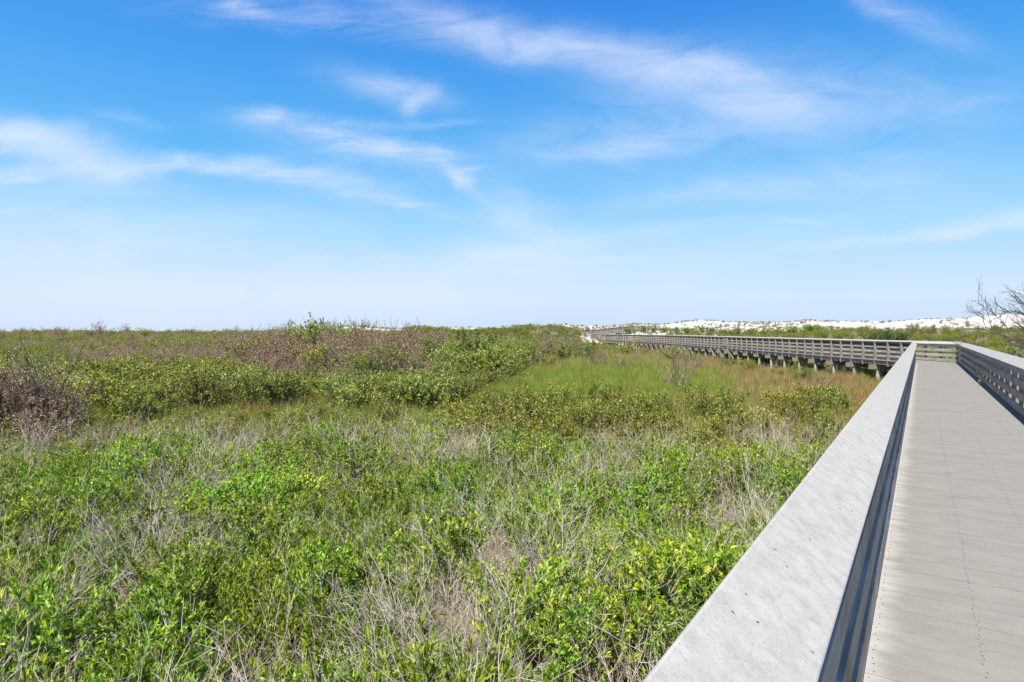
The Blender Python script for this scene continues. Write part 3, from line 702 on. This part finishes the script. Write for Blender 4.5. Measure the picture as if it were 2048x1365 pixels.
# 4. the thicket of tall bushes on the left
BUSHES = []
def bush(px, py, hpx, kind, wide=1.0, label=None, group=None, cat='bush', name='bush'):
    """foot at (px, py) of the layout, crown hpx tall there"""
    x, y = gx(px, py); H = hpx * y / F
    km = {'g': K_bush, 'o': K_obush, 'd': K_dbush, 'b': K_brown, 'n': K_bare, 'l': K_lush, 't': K_gnarl}[kind]; k = km[rp.integers(0, len(km))]
    h0 = HEIGHT[k[0].name]; s = H / h0
    return thing(name, k, x, y, s * wide, label, cat, group, rp.uniform(0, 6.28), 1 / wide, sink=.1)
HEIGHT = {}
for K in (K_bush, K_brown, K_bare, K_gnarl, K_marsh, K_olive):
    for k in K:
        co = np.zeros(len(k[0].vertices) * 3, np.float32); k[0].vertices.foreach_get('co', co); HEIGHT[k[0].name] = float(np.percentile(co.reshape(-1, 3)[:, 2], 98))
X, Y = jitter_grid(-50, 2, 19, 62, 1.75, 31); px, py = to_px(X, Y)
front = np.interp(px, [-150, 0, 330, 420, 560, 900, 960, 1000, 1080], [880, 875, 868, 838, 838, 832, 800, 770, 715])
ok = (px > -160) & (px < 1075) & (py < front)
X, Y, px, py = X[ok], Y[ok], px[ok], py[ok]
o_ = np.argsort(Y); n_b = 0; MASS = []
for i in o_:
    x, y, p, q = X[i], Y[i], px[i], py[i]
    depth = y / gx(0, float(np.interp(p, [-150, 0, 330, 420, 560, 900, 960, 1000, 1080], [880, 875, 868, 838, 838, 832, 800, 770, 715])))[1]   # 1 at the front edge
    brown_p = inside([(440, 660), (820, 640), (880, 785), (800, 792), (700, 790), (480, 788), (400, 760)], p, q) * .82 + inside([(60, 680), (480, 680), (480, 772), (120, 772)], p, q) * .65 + .06
    r = rp.uniform()
    w_ = float(sstep((p - 430) / 90))
    H = (1 - w_) * rp.uniform(1.35, 1.8) + w_ * np.interp(y, [20, 26, 30, 34, 40, 46, 62], [1.5, 1.4, 1.3, 1.7, 2.3, 2.95, 2.7]) * rp.uniform(.85, 1.1)
    if p > 880: H = min(H, 2.1) * rp.uniform(.85, 1.05)
    if r < brown_p:
        kind, H = 'b', H * rp.uniform(.95, 1.12); lb = 'brown half-leafless bush'; 
    elif r < brown_p + (.34 if p < 450 else .12): kind, lb = 'o', 'olive green dense bush'
    else: kind, lb = 'g', 'fresh green dense bush'
    w = ('at the front edge of the left thicket' if depth < 1.2 else 'in the heart of the left thicket' if depth < 1.9 else 'at the back of the left thicket') if p < 850 else 'where the thicket meets the meadow'
    if n_b < 165 or (kind == 'b' and depth > 1.6 and n_b < 190): bush(p, q, H * F / y, kind, rp.uniform(1.0, 1.3), lb + ' ' + w, lb + 's ' + w); n_b += 1
    else: MASS.append((x, y, H, kind))
# single ones that stand out
bush(960, 758, 92, 'd', 1.0, 'dark green rounded bush jutting out at the edge of the meadow')
bush(990, 765, 70, 'g', 1.2, 'low glossy bush at the very end of the left thicket')
bush(772, 792, 78, 'd', 1.0, 'dark green upright bush standing out in the middle of the left thicket')
bush(622, 738, 98, 'd', .9, 'tallest green bush rising over the brown bushes to the skyline')
bush(660, 740, 92, 'g', .9, 'green bush on the skyline just right of the tallest one')
for p, q, h in ((600, 742, 92), (640, 746, 98), (650, 762, 80), (612, 766, 74), (860, 748, 62)):
    bush(p, q, h, 'g', .85, 'green bush growing through the tall brown ones near the skyline', 'green bushes among the tall brown ones')
for p, q, h in ((540, 738, 92), (700, 736, 90), (760, 738, 96), (800, 742, 92), (470, 742, 80), (585, 742, 92), (735, 745, 98), (515, 748, 92), (830, 742, 78)):
    bush(p, q, h, 'b' if p not in (760, 540) else 'n', 1.0, 'tall brown bush with bare twig tips against the sky', 'tall brown bushes on the skyline')
bush(14, 885, 212, 't', .9, 'nearly bare small tree with crooked dark stems at the left edge', None, 'tree', 'tree')
bush(92, 878, 158, 'b', 1.0, 'brown-leaved small tree right of the bare one at the left edge', None, 'tree', 'tree')
bush(30, 872, 176, 'b', .9, 'brown-leaved small tree mixed into the bare one at the left edge', None, 'tree', 'tree')
bush(62, 884, 190, 't', .9, 'second nearly bare small tree with dark stems near the left edge', None, 'tree', 'tree')
bush(90, 905, 120, 'b', 1.2, 'russet dry bush low down in front of the left trees')
bush(1355, 785, 100, 'n', 1.05, 'bare grey bush standing alone in the open meadow')
bush(1385, 745, 42, 'n', 1.2, 'small bare bush in the meadow just behind the lone bare one')
bush(1190, 738, 48, 'n', 1.2, 'bare greyish bush at the far side of the meadow')
bush(1240, 742, 40, 'n', 1.3, 'low twiggy bush right of the greyish one across the meadow')
# 5. bushes at the far side of the meadow
for p, q, h, k in ((1010, 722, 44, 'g'), (1045, 728, 46, 'g'), (1090, 722, 42, 'b'), (1120, 718, 52, 'b'), (1150, 716, 54, 'b'), (1135, 726, 40, 'g'), (1170, 722, 36, 'g'), (1175, 716, 38, 'g'), (1225, 712, 24, 'g'), (1250, 714, 30, 'g'),
                   (1290, 714, 22, 'b'), (1330, 720, 26, 'b'), (1350, 726, 34, 'g'), (1375, 728, 24, 'g'), (1310, 730, 22, 'n'), (1075, 735, 30, 'b'), (1020, 742, 34, 'g'), (1100, 735, 24, 'g'), (1460, 738, 24, 'g'), (1490, 740, 24, 'g'), (1505, 742, 20, 'o'), (1200, 722, 22, 'b'), (1270, 722, 22, 'n'),
                   (1040, 712, 40, 'b'), (980, 715, 46, 'g'), (1065, 712, 34, 'n')):
    bush(p, q, h, k, 1.25, ('green' if k in 'go' else 'brownish') + ' bush on the far side of the meadow before the boardwalk', ('green' if k in 'go' else 'brownish') + ' bushes beyond the meadow')
# small shrubs in the brown grass
for p, q, h in ((1610, 770, 34), (1650, 778, 38), (1500, 752, 24), (1590, 752, 22), (1640, 762, 26), (1700, 778, 22), (1560, 760, 20)):
    bush(p, q, h, 'n' if p in (1650, 1640, 1700) else 'o', 1.1, ('twiggy brown' if p in (1650, 1640, 1700) else 'small olive') + ' shrub in the brown grass below the boardwalk', ('twiggy' if p in (1650, 1640, 1700) else 'small olive') + ' shrubs below the boardwalk', 'shrub', 'shrub')
# growth under and behind the boardwalk
X, Y = jitter_grid(21, 30, 33, 80, 1.9, 41); ok = (X > 21.3); u_ = (X < C_L[0] + WID + .2) & (Y < 66); MASS += [(a, b, 1.3 * rp.uniform(.8, 1.15), 'o' if rp.uniform() < .5 else 'g') for a, b in zip(X[ok & ~u_], Y[ok & ~u_])]; ok &= u_
for x, y in zip(X[ok], Y[ok]):
    under = x < C_L[0] + WID + .2
    k = K_obush[rp.integers(0, 5)] if rp.uniform() < .5 else K_bush[rp.integers(0, 5)]
    s = (.75 if under else 1.3) * rp.uniform(.8, 1.15) / HEIGHT[k[0].name]
    thing('bush', k, x, y, s * 1.3, 'leafy green bush under and behind the long boardwalk', 'bush', 'bushes under and behind the boardwalk', rp.uniform(0, 6.28), 1 / 1.3)

# 6. far scrub: reads as one mass
def scrub(name, X, Y, s, kms, label, seed, zf):
    protos = [merged('scrub_clump', k, tw, lm) for k, tw, lm in kms]
    return scatter(name, protos, X, Y, s, label, 'scrub', seed, .06, zf, -.1)
X, Y = jitter_grid(-150, 12, 58, 130, 2.1, 51); px, py = to_px(X, Y); ok = (px > -150) & (px < 1060) & (Y < 130)
X1, Y1 = jitter_grid(-560, 40, 130, 700, 4.6, 52); px1, _ = to_px(X1, Y1); ok1 = (px1 > -150) & (px1 < np.where(Y1 < 160, 900, 640))
Xa = np.concatenate([X[ok], X1[ok1]]); Ya = np.concatenate([Y[ok], Y1[ok1]]); sa = np.concatenate([rp.uniform(.55, .85, ok.sum()), rp.uniform(.7, 1.0, ok1.sum())]); sa *= (.55 + .5 * patch(Xa, Ya, 30, 6) + .75 * patch(Xa, Ya, 7, 3) ** 1.5) * np.where(rp.uniform(0, 1, len(sa)) < .05, 1.35, 1.0) * np.where((Ya > 130) & (rp.uniform(0, 1, len(sa)) < .09), 2.0, 1.0)
SP = [(K_bush[0], M['twig_dark'], M['leaf_olive']), (K_bush[1], M['twig_dark'], M['leaf_green']), (K_bush[2], M['twig_dark'], M['leaf_olive']), (K_brown[0], M['twig_brown'], M['leaf_brown']), (K_brown[1], M['twig_brown'], M['leaf_brown']), (K_bush[3], M['twig_dark'], M['leaf_green'])]
ix = np.where(rp.uniform(0, 1, len(Xa)) < .12 + .5 * patch(Xa, Ya, 20, 2) ** 2, rp.choice([3, 4], len(Xa)), rp.choice([0, 1, 2, 5, 5], len(Xa))); KI = {'o': (0, 2), 'g': (1, 5), 'b': (3, 4)}
mi = np.array([KI[m[3]][rp.integers(0, 2)] for m in MASS]); ms = np.array([m[2] for m in MASS]) / np.array([HEIGHT[SP[i][0][0].name] for i in mi])
Xa = np.concatenate([Xa, [m[0] for m in MASS]]); Ya = np.concatenate([Ya, [m[1] for m in MASS]]); sa = np.concatenate([sa, ms]); ix = np.concatenate([ix, mi])
scatter('scrub', [merged('scrub_clump', k, tw, lm) for k, tw, lm in SP], Xa, Ya, sa, 'sea of low olive and brown scrub stretching to the left horizon', 'scrub', 53, .06, ground_h, -.1, ix)
# green hill of scrub behind the boardwalk and below the dunes
X, Y = jitter_grid(-75, 120, 20, 165, 1.3, 54); px, _ = to_px(X, Y); dd = dune_ridge_dist(px)
edge = np.interp(px, [560, 800, 1000, 1180, 1330, 1500, 1700, 1830, 2050], [.80, .84, .86, .85, .75, .71, .67, .63, .61]) + .04 * (patch(X, Y, 9, 2) - .5)
ok = (px > 560) & (px < 2250) & ((X > 26.5) | (Y > 96)) & ~((px > 1160) & (px < 1330) & (Y > 116)) & (Y < dd * edge) & ((lat1(X, Y) > 3) | (X * D1[0] + Y * D1[1] > sL + 1)) & off_walk(X, Y, 2.5)
gh = patch(X, Y, 11, 3)
scrub('hill_scrub', X[ok], Y[ok], (.42 + .28 * gh[ok]) * np.where(px[ok] < 1160, 1.5, 1.0) * rp.uniform(.8, 1.2, ok.sum()), [(K_bush[0], M['twig_brown'], M['leaf_hill']), (K_bush[3], M['twig_brown'], M['leaf_hill']), (K_bush[2], M['twig_brown'], M['leaf_lush']), (K_bare[0], M['twig'], M['leaf_brown']), (K_bush[4], M['twig_brown'], M['leaf_hill'])],
      'yellow-green low scrub covering the slope behind the boardwalk up to the white dunes', 55, surf_h)
# dune grass and low growth on the sand
X, Y = jitter_grid(-60, 150, 60, 200, 1.25, 56); px, _ = to_px(X, Y); D_ = dune_ridge_dist(px); TT = (Y - D_) * 170 / D_
ok = (TT > -55) & (TT < 6) & (px > 560) & (px < 2200) & (dune_h(X, Y) > ground_h(X, Y))
dn = np.where(px < 1620, .55, .20) * (patch(X, Y, 14, 5) * 1.3)
dn = np.where(TT < -38, .9, dn) ; dn = np.where((TT > -3), np.maximum(dn, .35), dn)
ok &= rp.uniform(0, 1, len(X)) < dn
G_dune = [tuft_mesh('dune_grass_tuft', s, 40, .55, .035, .30, M['grass_dune'], .6) for s in (31, 32, 33)]
scatter('dune_grass', G_dune, X[ok], Y[ok], rp.uniform(.5, 1.2, ok.sum()), 'sparse brown tufts of grass on the white dunes', 'grass', 57, .1, surf_h)

# 7. rounded green bushes, palmettos and conifers before the dunes: each seen against the sand
def on_sight(px, py_top, Y, h, km, label, group, cat, name, wide=1.0):
    x = (px - HX) / F * Y; zt = CAM_Z + (HY - py_top) / F * Y; z0 = float(surf_h(x, Y)); H = max(h, zt - z0)
    h0 = HEIGHT.get(km[0].name, 1.25); s = H / h0
    return thing(name, km, x, Y, s * wide, label, cat, group, rp.uniform(0, 6.28), 1 / wide, zf=surf_h, sink=.06)
for p, t, y in ((1285, 667, 138), (1305, 665, 136), (1330, 664, 135), (1350, 663, 132), (1375, 662, 130), (1400, 662, 128), (1425, 661, 124), (1455, 661, 118), (1480, 662, 116), (1060, 664, 142), (1085, 666, 140), (1030, 662, 140), (960, 664, 140), (930, 661, 138), (1180, 668, 138), (1210, 667, 140), (1240, 668, 142), (1560, 663, 108), (1590, 662, 104), (1620, 657, 104), (1650, 660, 100), (985, 663, 140), (1005, 661, 142), (1105, 664, 142), (1260, 668, 140), (1510, 665, 112), (1535, 664, 110)):
    on_sight(p, t - 1.5, y, 1.5, K_lush[rp.integers(0, 5)], 'bright green rounded bush between the far boardwalk and the dunes', 'rounded green bushes below the dunes', 'bush', 'bush', 1.7)
for p, t, y in ((1040, 655, 148), (1000, 657, 148), (975, 653, 146), (1045, 660, 144), (1127, 657, 148), (1148, 651, 150), (1158, 652, 146), (1170, 653, 147), (1180, 658, 146), (1340, 656, 140), (1352, 655, 142), (1365, 655, 142), (1378, 657, 138), (1395, 660, 134), (1475, 653, 124), (1490, 659, 116), (1500, 661, 114), (1540, 658, 116), (1550, 660, 114), (1622, 643, 112), (1632, 646, 110), (1325, 659, 138), (1095, 659, 146), (940, 657, 146)):
    on_sight(p, t, y, .9, K_palm[rp.integers(0, 3)], 'fan-leaved palmetto at the foot of the white dunes', 'palmettos below the dunes', 'palmetto', 'palmetto', 1.15)
cedar_lv = [dict(n=7, len=1.5, tilt=.45, r0=.03, r1=.01, up=.5), dict(n=9, len=.5, tilt=.8, start=.1, r0=.01, r1=.004, up=.3), dict(n=6, len=.22, tilt=.6, start=.2, r0=.004, r1=.002, up=.3)]
K_cedar = kind_meshes('conifer', [91, 92], cedar_lv, dict(n=12, L=.07, W=.022, along=.9, out=.6), M['twig_dark'], M['leaf_dark'])
for k in K_cedar: HEIGHT[k[0].name] = 1.65
on_sight(1828, 646, 88, 1.0, K_cedar[0], 'small dark conifer against the white sand', None, 'conifer', 'conifer', 1.1)
on_sight(1818, 652, 88, .6, K_cedar[1], 'tiny dark conifer left of the other one on the sand', None, 'conifer', 'conifer', 1.1)
for p, t, y in ((1755, 662, 62), (1772, 660, 60), (1790, 661, 60), (1805, 665, 60), (1738, 668, 64)):
    on_sight(p, t, y, .9, K_cedar[rp.integers(0, 2)], 'dark green cedar bush just beyond the corner of the boardwalk', 'dark cedar bushes beyond the corner', 'conifer', 'conifer', 1.35)
# weathered posts in the sand
for p, t, b_, y in ((1751, 653.5, 659, 92), (1787, 653, 659, 90), (1862, 652, 656, 92), (1905, 651, 655.5, 92)):
    x = (p - HX) / F * y; z0 = float(surf_h(x, y)); zt = CAM_Z + (HY - t) / F * y
    pg = Geo(); pg.tube((0, 0, -.3), (.02, 0, max(.4, zt - z0)), .07, .06, 8); o = pg.build('fence_post', M['beam']); o.location = (x, y, z0)
    tag(o, 'short dark post stuck in the white sand', 'post', 'posts in the sand')

# 8. bare tree at the right edge and the twiggy bush under it
def bare_tree():
    x, y = 24.8, 26.0; z0 = float(ground_h(x, y))
    lv = [dict(n=11, len=3.9, tilt=.95, r0=.042, r1=.014, up=.25, wob=.13, seg=8), dict(n=10, len=1.5, tilt=.8, start=.3, r0=.013, r1=.007, up=.2, wob=.16, seg=6), dict(n=7, len=.8, tilt=.6, start=.15, r0=.010, r1=.005, up=.1, wob=.17, seg=5), dict(n=4, len=.4, tilt=.6, start=.1, r0=.005, r1=.003, up=.1, wob=.2, seg=4)]
    st, lf = grow(105, lv, dict(n=1.2, L=.035, W=.022, start=.3, out=.8), base_r=.15, k=4)
    root = empty('tree', (x, y, z0), 0, 'leafless dark tree spreading crooked branches over the right handrail', 'tree')
    root.scale = (1.3, 1.3, 1.36)
    big = [s for s in st if s[1] > .02]; small = [s for s in st if s[1] <= .02]
    for nm, ss in (('trunk', big), ('crown', small)):
        V, Q = tubes_arrays(ss, 5 if nm == 'trunk' else 3); o = bpy.data.objects.new(nm, mesh_from(nm, V, None, Q, [M['twig_dark']])); COL.objects.link(o); o.parent = root
    o = bpy.data.objects.new('buds', mesh_from('buds', lf[0], lf[1], None, [M['leaf_brown']])); COL.objects.link(o); o.parent = root; o['kind'] = 'stuff'
bare_tree()
for i, (x, y, s, k) in enumerate(((16.0, 19.2, 1.3, K_bare[0]), (17.2, 20.6, 1.4, K_bare[1]), (19.2, 23.4, 1.4, K_bare[2]), (15.2, 18.3, 1.1, K_brown[0]), (20.5, 25.6, 1.3, K_bare[1]), (18.6, 22.0, 1.1, K_brown[1]), (21.3, 27.5, 1.2, K_bare[0]))):
    thing('bush', k, x, y, s, 'grey leafless bush behind the right handrail', 'bush', 'leafless bushes behind the right handrail', i * 1.3)

# a dark broken branch lying in the thicket at the left edge, and crumbs on the sloping cap
st, _ = grow(7, [dict(n=1, len=1.3, tilt=.02, r0=.03, r1=.016, up=0, wob=.12, seg=6), dict(n=3, len=.35, tilt=.7, start=.3, r0=.012, r1=.006)], None, k=6)
V_, Q_ = tubes_arrays(st, 6); o = bpy.data.objects.new('branch', mesh_from('branch', V_, None, Q_, [M['twig_dark']], smooth=True)); COL.objects.link(o)
o.location = (-5.75, 6.15, .55); o.rotation_euler = (0, 1.75, -.35); tag(o, 'dark broken branch lying in the thicket at the left edge', 'branch')
cg_ = Geo(); rc = random.Random(3)
for k in range(16):
    s_, t_ = rc.uniform(1.2, 4.5), rc.uniform(.1, .9); lat_ = LATL - (CAP_IN + t_ * (CAP_OUT - CAP_IN)); z_ = DECK + CAP_ZI + t_ * (CAP_ZO - CAP_ZI)
    c_ = D1 * s_ + R1 * lat_; a_ = rc.uniform(0, 6.28); l_ = rc.uniform(.002, .005); w_ = rc.uniform(.001, .002); d_ = np.array([math.cos(a_), math.sin(a_)]); e_ = np.array([-d_[1], d_[0]])
    slope = lambda q: z_ + (CAP_ZO - CAP_ZI) / (CAP_OUT - CAP_IN) * float(-(q - c_) @ R1)
    pts = [c_ + d_ * l_, c_ + e_ * w_, c_ - d_ * l_, c_ - e_ * w_]
    cg_.hexa([(q[0], q[1], slope(q) + .001) for q in pts] + [(q[0], q[1], slope(q) + .0035) for q in pts])
tag(cg_.build('leaf_litter', M['twig_dark']), 'dark crumbs of leaf litter on the pale sloping cap', 'litter', None, 'stuff')

# ------------------------------------------------------------------ sun, sky, camera
k_ = .62; hv = -k_ * D1 + .068 * R1; sun = np.array([hv[0], hv[1], 1.0]); sun /= np.linalg.norm(sun)
el = math.asin(sun[2]); az = math.atan2(sun[0], sun[1])
ld = bpy.data.lights.new('sun', 'SUN'); ld.energy = 5.0; ld.angle = math.radians(.53); ld.color = (1.0, .945, .85)
lo = bpy.data.objects.new('sun', ld); COL.objects.link(lo); lo.location = (0, 0, 60)
from mathutils import Vector
lo.rotation_euler = Vector(tuple(sun)).to_track_quat('Z', 'Y').to_euler()
w = bpy.data.worlds.new('World'); sc.world = w; w.use_nodes = True; nt = w.node_tree; nt.nodes.clear(); L = nt.links.new
wo = N(nt, 'ShaderNodeOutputWorld'); bg = N(nt, 'ShaderNodeBackground'); bg.inputs['Strength'].default_value = .1; L(bg.outputs[0], wo.inputs[0])
sky = N(nt, 'ShaderNodeTexSky', sky_type='NISHITA', sun_disc=False); sky.sun_elevation = el; sky.sun_rotation = az
sky.altitude = 0; sky.air_density = 1.0; sky.dust_density = .4; sky.ozone_density = 3.0
def mth(op, a, b=None, clampit=False):
    n = N(nt, 'ShaderNodeMath', operation=op, use_clamp=clampit)
    for i, v in enumerate((a, b)):
        if v is None: continue
        if isinstance(v, (int, float)): n.inputs[i].default_value = v
        else: L(v, n.inputs[i])
    return n.outputs[0]
tc = N(nt, 'ShaderNodeTexCoord'); sp = N(nt, 'ShaderNodeSeparateXYZ'); L(tc.outputs['Generated'], sp.inputs[0])
dx, dy, dz = sp.outputs
# directions in front of the viewer as bearings (east over north) and rise over north; wisps are laid out by bearing and height
yn = mth('MAXIMUM', dy, .05); U = mth('DIVIDE', dx, yn); V = mth('DIVIDE', dz, yn); fwd = mth('GREATER_THAN', dy, .06)
# air in the sky: saturated blue, pale at the horizon, unseen overhead dulled for less blue ambient
hs = N(nt, 'ShaderNodeHueSaturation'); hs.inputs['Saturation'].default_value = 1.25; hs.inputs['Value'].default_value = 1.0; L(sky.outputs[0], hs.inputs['Color'])
skr = ramp(nt, [(0, (.55, .70, .92)), (.05, (.57, .73, .95)), (.155, (.32, .66, .97)), (.255, (.125, .48, .92)), (.40, (.058, .325, .83)), (.48, (.036, .24, .77)), (.58, (.05, .17, .52)), (.75, (.11, .19, .40)), (1, (.13, .19, .36))]); L(mth('MAXIMUM', dz, 0), skr.inputs[0])
sks = N(nt, 'ShaderNodeVectorMath', operation='SCALE'); sks.inputs['Scale'].default_value = 6.3; L(skr.outputs[0], sks.inputs[0])
skm = N(nt, 'ShaderNodeMix', data_type='RGBA', i_0=.93); L(hs.outputs[0], skm.inputs[6]); L(sks.outputs[0], skm.inputs[7]); skc = skm.outputs[2]
# streaky noise on a high plane of air
zc = mth('MAXIMUM', dz, .02); cx = mth('DIVIDE', dx, mth('ADD', zc, .12)); cy = mth('DIVIDE', dy, mth('ADD', zc, .12))
cv = N(nt, 'ShaderNodeCombineXYZ'); L(cx, cv.inputs[0]); L(cy, cv.inputs[1])
def noise(scale, rot, detail=8, rough=.6, dist=.6, loc=(0, 0, 0), src=None):
    mp = N(nt, 'ShaderNodeMapping'); mp.inputs['Scale'].default_value = scale; mp.inputs['Rotation'].default_value = (0, 0, rot); mp.inputs['Location'].default_value = loc; L(src or cv.outputs[0], mp.inputs[0])
    n = N(nt, 'ShaderNodeTexNoise', i_Scale=1.0, i_Detail=detail, i_Roughness=rough, i_Distortion=dist); L(mp.outputs[0], n.inputs['Vector']); return n.outputs[0]
uv = N(nt, 'ShaderNodeCombineXYZ'); L(U, uv.inputs[0]); L(V, uv.inputs[1])
wx = noise((3, 3, 1), 0, 4, .5, 0, (1.3, 2.2, 0), uv.outputs[0]); wy = noise((3, 3, 1), 0, 4, .5, 0, (7.3, 5.2, 0), uv.outputs[0])
wx2 = noise((14, 22, 1), 0, 4, .55, 0, (3.3, 2.2, 0), uv.outputs[0]); wy2 = noise((14, 22, 1), 0, 4, .55, 0, (9.1, 4.2, 0), uv.outputs[0])
Uw = mth('ADD', mth('ADD', U, mth('MULTIPLY', mth('SUBTRACT', wx, .5), .10)), mth('MULTIPLY', mth('SUBTRACT', wx2, .5), .06))
Vw = mth('ADD', mth('ADD', V, mth('MULTIPLY', mth('SUBTRACT', wy, .5), .06)), mth('MULTIPLY', mth('SUBTRACT', wy2, .5), .025))
streak = noise((9, 46, 1), -.18, 9, .62, 1.2, (0, 0, 0), uv.outputs[0]); streakm = N(nt, 'ShaderNodeMapRange', i_1=.36, i_2=.66); L(streak, streakm.inputs['Value']); streakm = streakm.outputs[0]
fine = noise((5, 16, 1), -.35, 8, .6, .8, (4, 1, 0), uv.outputs[0]); finem = N(nt, 'ShaderNodeMapRange', i_1=.34, i_2=.66); L(fine, finem.inputs['Value']); finem = finem.outputs[0]
# (px, py, half length, half width, slope angle in the view, strength, streakiness)
WISPS = [(980, 62, 170, 32, 15, .5, .7), (1180, 102, 210, 34, 12, .55, .65), (1400, 150, 190, 40, 13, .46, .6), (1500, 200, 190, 60, 5, .30, .6), (1380, 250, 260, 60, -12, .34, .6), (1270, 290, 130, 16, -6, .35, .6), (1180, 255, 190, 40, -10, .16, .7),
         (490, 14, 60, 16, 30, .35, .6), (640, 48, 220, 20, 7, .22, .8), (700, 20, 260, 22, 6, .18, .8),
         (775, 172, 95, 26, 12, .5, .7), (835, 190, 34, 16, -30, .55, .5), (815, 212, 20, 20, 60, .3, .5), (540, 238, 50, 15, 3, .62, .5), (545, 246, 90, 24, 3, .2, .7),
         (680, 284, 70, 15, 10, .6, .6), (790, 300, 110, 20, 8, .62, .6), (870, 300, 40, 9, 5, .5, .5), (770, 320, 170, 26, 8, .25, .7), (905, 350, 40, 16, 30, .6, .5), (925, 365, 20, 22, 70, .5, .5), (945, 337, 18, 5, -10, .5, .3), (880, 243, 70, 7, -4, .28, .6),
         (20, 268, 120, 26, 4, .85, .3), (90, 300, 130, 40, 14, .6, .5), (165, 325, 80, 26, 8, .55, .5), (60, 350, 150, 18, -4, .7, .5), (330, 332, 130, 12, -4, .62, .5), (450, 330, 120, 14, 6, .5, .6), (570, 352, 130, 14, 6, .55, .5), (700, 375, 140, 34, 12, .3, .6), (780, 410, 120, 12, 14, .42, .6), (240, 236, 60, 12, 10, .18, .6), (700, 250, 120, 12, 5, .22, .7),
         (1120, 480, 130, 32, 20, .42, .5), (1010, 520, 190, 34, -12, .42, .4), (820, 570, 330, 50, -3, .4, .3), (1030, 430, 60, 40, 70, .25, .5), (1060, 400, 80, 20, 20, .15, .6), (960, 390, 50, 14, 40, .3, .5),
         (1560, 375, 260, 30, -5, .36, .6), (1700, 430, 420, 50, -4, .2, .4), (1250, 520, 420, 40, -3, .3, .4), (1650, 260, 300, 70, -10, .16, .6), (1350, 400, 150, 18, -4, .18, .6), (1880, 462, 200, 11, -5, .6, .3), (2020, 440, 90, 14, -3, .55, .3), (1595, 437, 40, 6, 4, .3, .4), (1300, 465, 130, 9, -6, .2, .5),
         (1760, 12, 70, 22, 20, .3, .6), (1880, 62, 130, 34, 25, .2, .6), (1780, 330, 260, 60, -12, .14, .6), (1950, 215, 110, 10, -12, .13, .6), (1440, 165, 80, 10, -3, .3, .5),
         (0, 420, 120, 12, -3, .3, .5), (150, 385, 160, 14, -2, .22, .6), (220, 480, 360, 60, 0, .3, .5), (1050, 590, 500, 40, -2, .25, .3), (300, 575, 520, 60, 0, .42, .3), (120, 520, 300, 70, 0, .4, .3), (60, 610, 500, 45, 0, .35, .2), (200, 440, 420, 60, 4, .25, .5), (1800, 560, 420, 50, 0, .22, .3), (1700, 180, 300, 60, 8, .14, .6)]
acc = None
for (a, b, la, lb, ang, st, sk) in WISPS:
    u0, v0 = (a - HX) / F, (HY - b) / F; A = la / F * 1.2; B = lb / F * 1.1; t = -math.radians(ang); c, s = math.cos(t), math.sin(t)
    du = mth('SUBTRACT', Uw, u0); dv = mth('SUBTRACT', Vw, v0)
    e1 = mth('ADD', mth('MULTIPLY', du, c / A), mth('MULTIPLY', dv, s / A)); e2 = mth('ADD', mth('MULTIPLY', du, -s / B), mth('MULTIPLY', dv, c / B))
    q = mth('ADD', mth('MULTIPLY', e1, e1), mth('MULTIPLY', e2, e2)); f = mth('MULTIPLY', mth('POWER', 2.71828, mth('MULTIPLY', q, -1.0)), st)
    mod = mth('MAXIMUM', mth('ADD', mth('MULTIPLY', streakm if lb < 24 else finem, sk * 1.5), 1 - sk * 1.0), 0.0); f = mth('MULTIPLY', f, mod)
    acc = f if acc is None else mth('SUBTRACT', 1.0, mth('MULTIPLY', mth('SUBTRACT', 1.0, mth('MINIMUM', acc, 1.0)), mth('SUBTRACT', 1.0, mth('MINIMUM', f, 1.0))))
acc = mth('MULTIPLY', acc, fwd)
back = N(nt, 'ShaderNodeMapRange', i_1=.55, i_2=.8, i_4=.5); L(noise((.5, 1.6, 1), .5, 8, .6, .8), back.inputs['Value'])
cl = mth('ADD', acc, mth('MULTIPLY', back.outputs[0], mth('SUBTRACT', 1.0, fwd)), True)
mxc = N(nt, 'ShaderNodeMix', data_type='RGBA'); L(mth('MULTIPLY', cl, .80), mxc.inputs[0]); L(skc, mxc.inputs[6]); mxc.inputs[7].default_value = (4.9, 5.35, 6.3, 1)
L(mxc.outputs[2], bg.inputs[0])

cd = bpy.data.cameras.new('camera'); cam = bpy.data.objects.new('camera', cd); COL.objects.link(cam)
cam.location = (0, 0, CAM_Z); cam.rotation_euler = (PI / 2, 0, 0); cd.sensor_width = 36; cd.lens = F / 2048 * 36; cd.shift_x = 0; cd.shift_y = -(682.5 - HY) / 2048; cd.clip_start = .05; cd.clip_end = 12000
sc.camera = cam
sc.view_settings.view_transform = 'Standard'; sc.view_settings.look = 'None'; sc.view_settings.exposure = .75; sc.view_settings.gamma = 1
sc.cycles.use_adaptive_sampling = True; sc.cycles.max_bounces = 4; sc.cycles.diffuse_bounces = 2; sc.cycles.transmission_bounces = 2
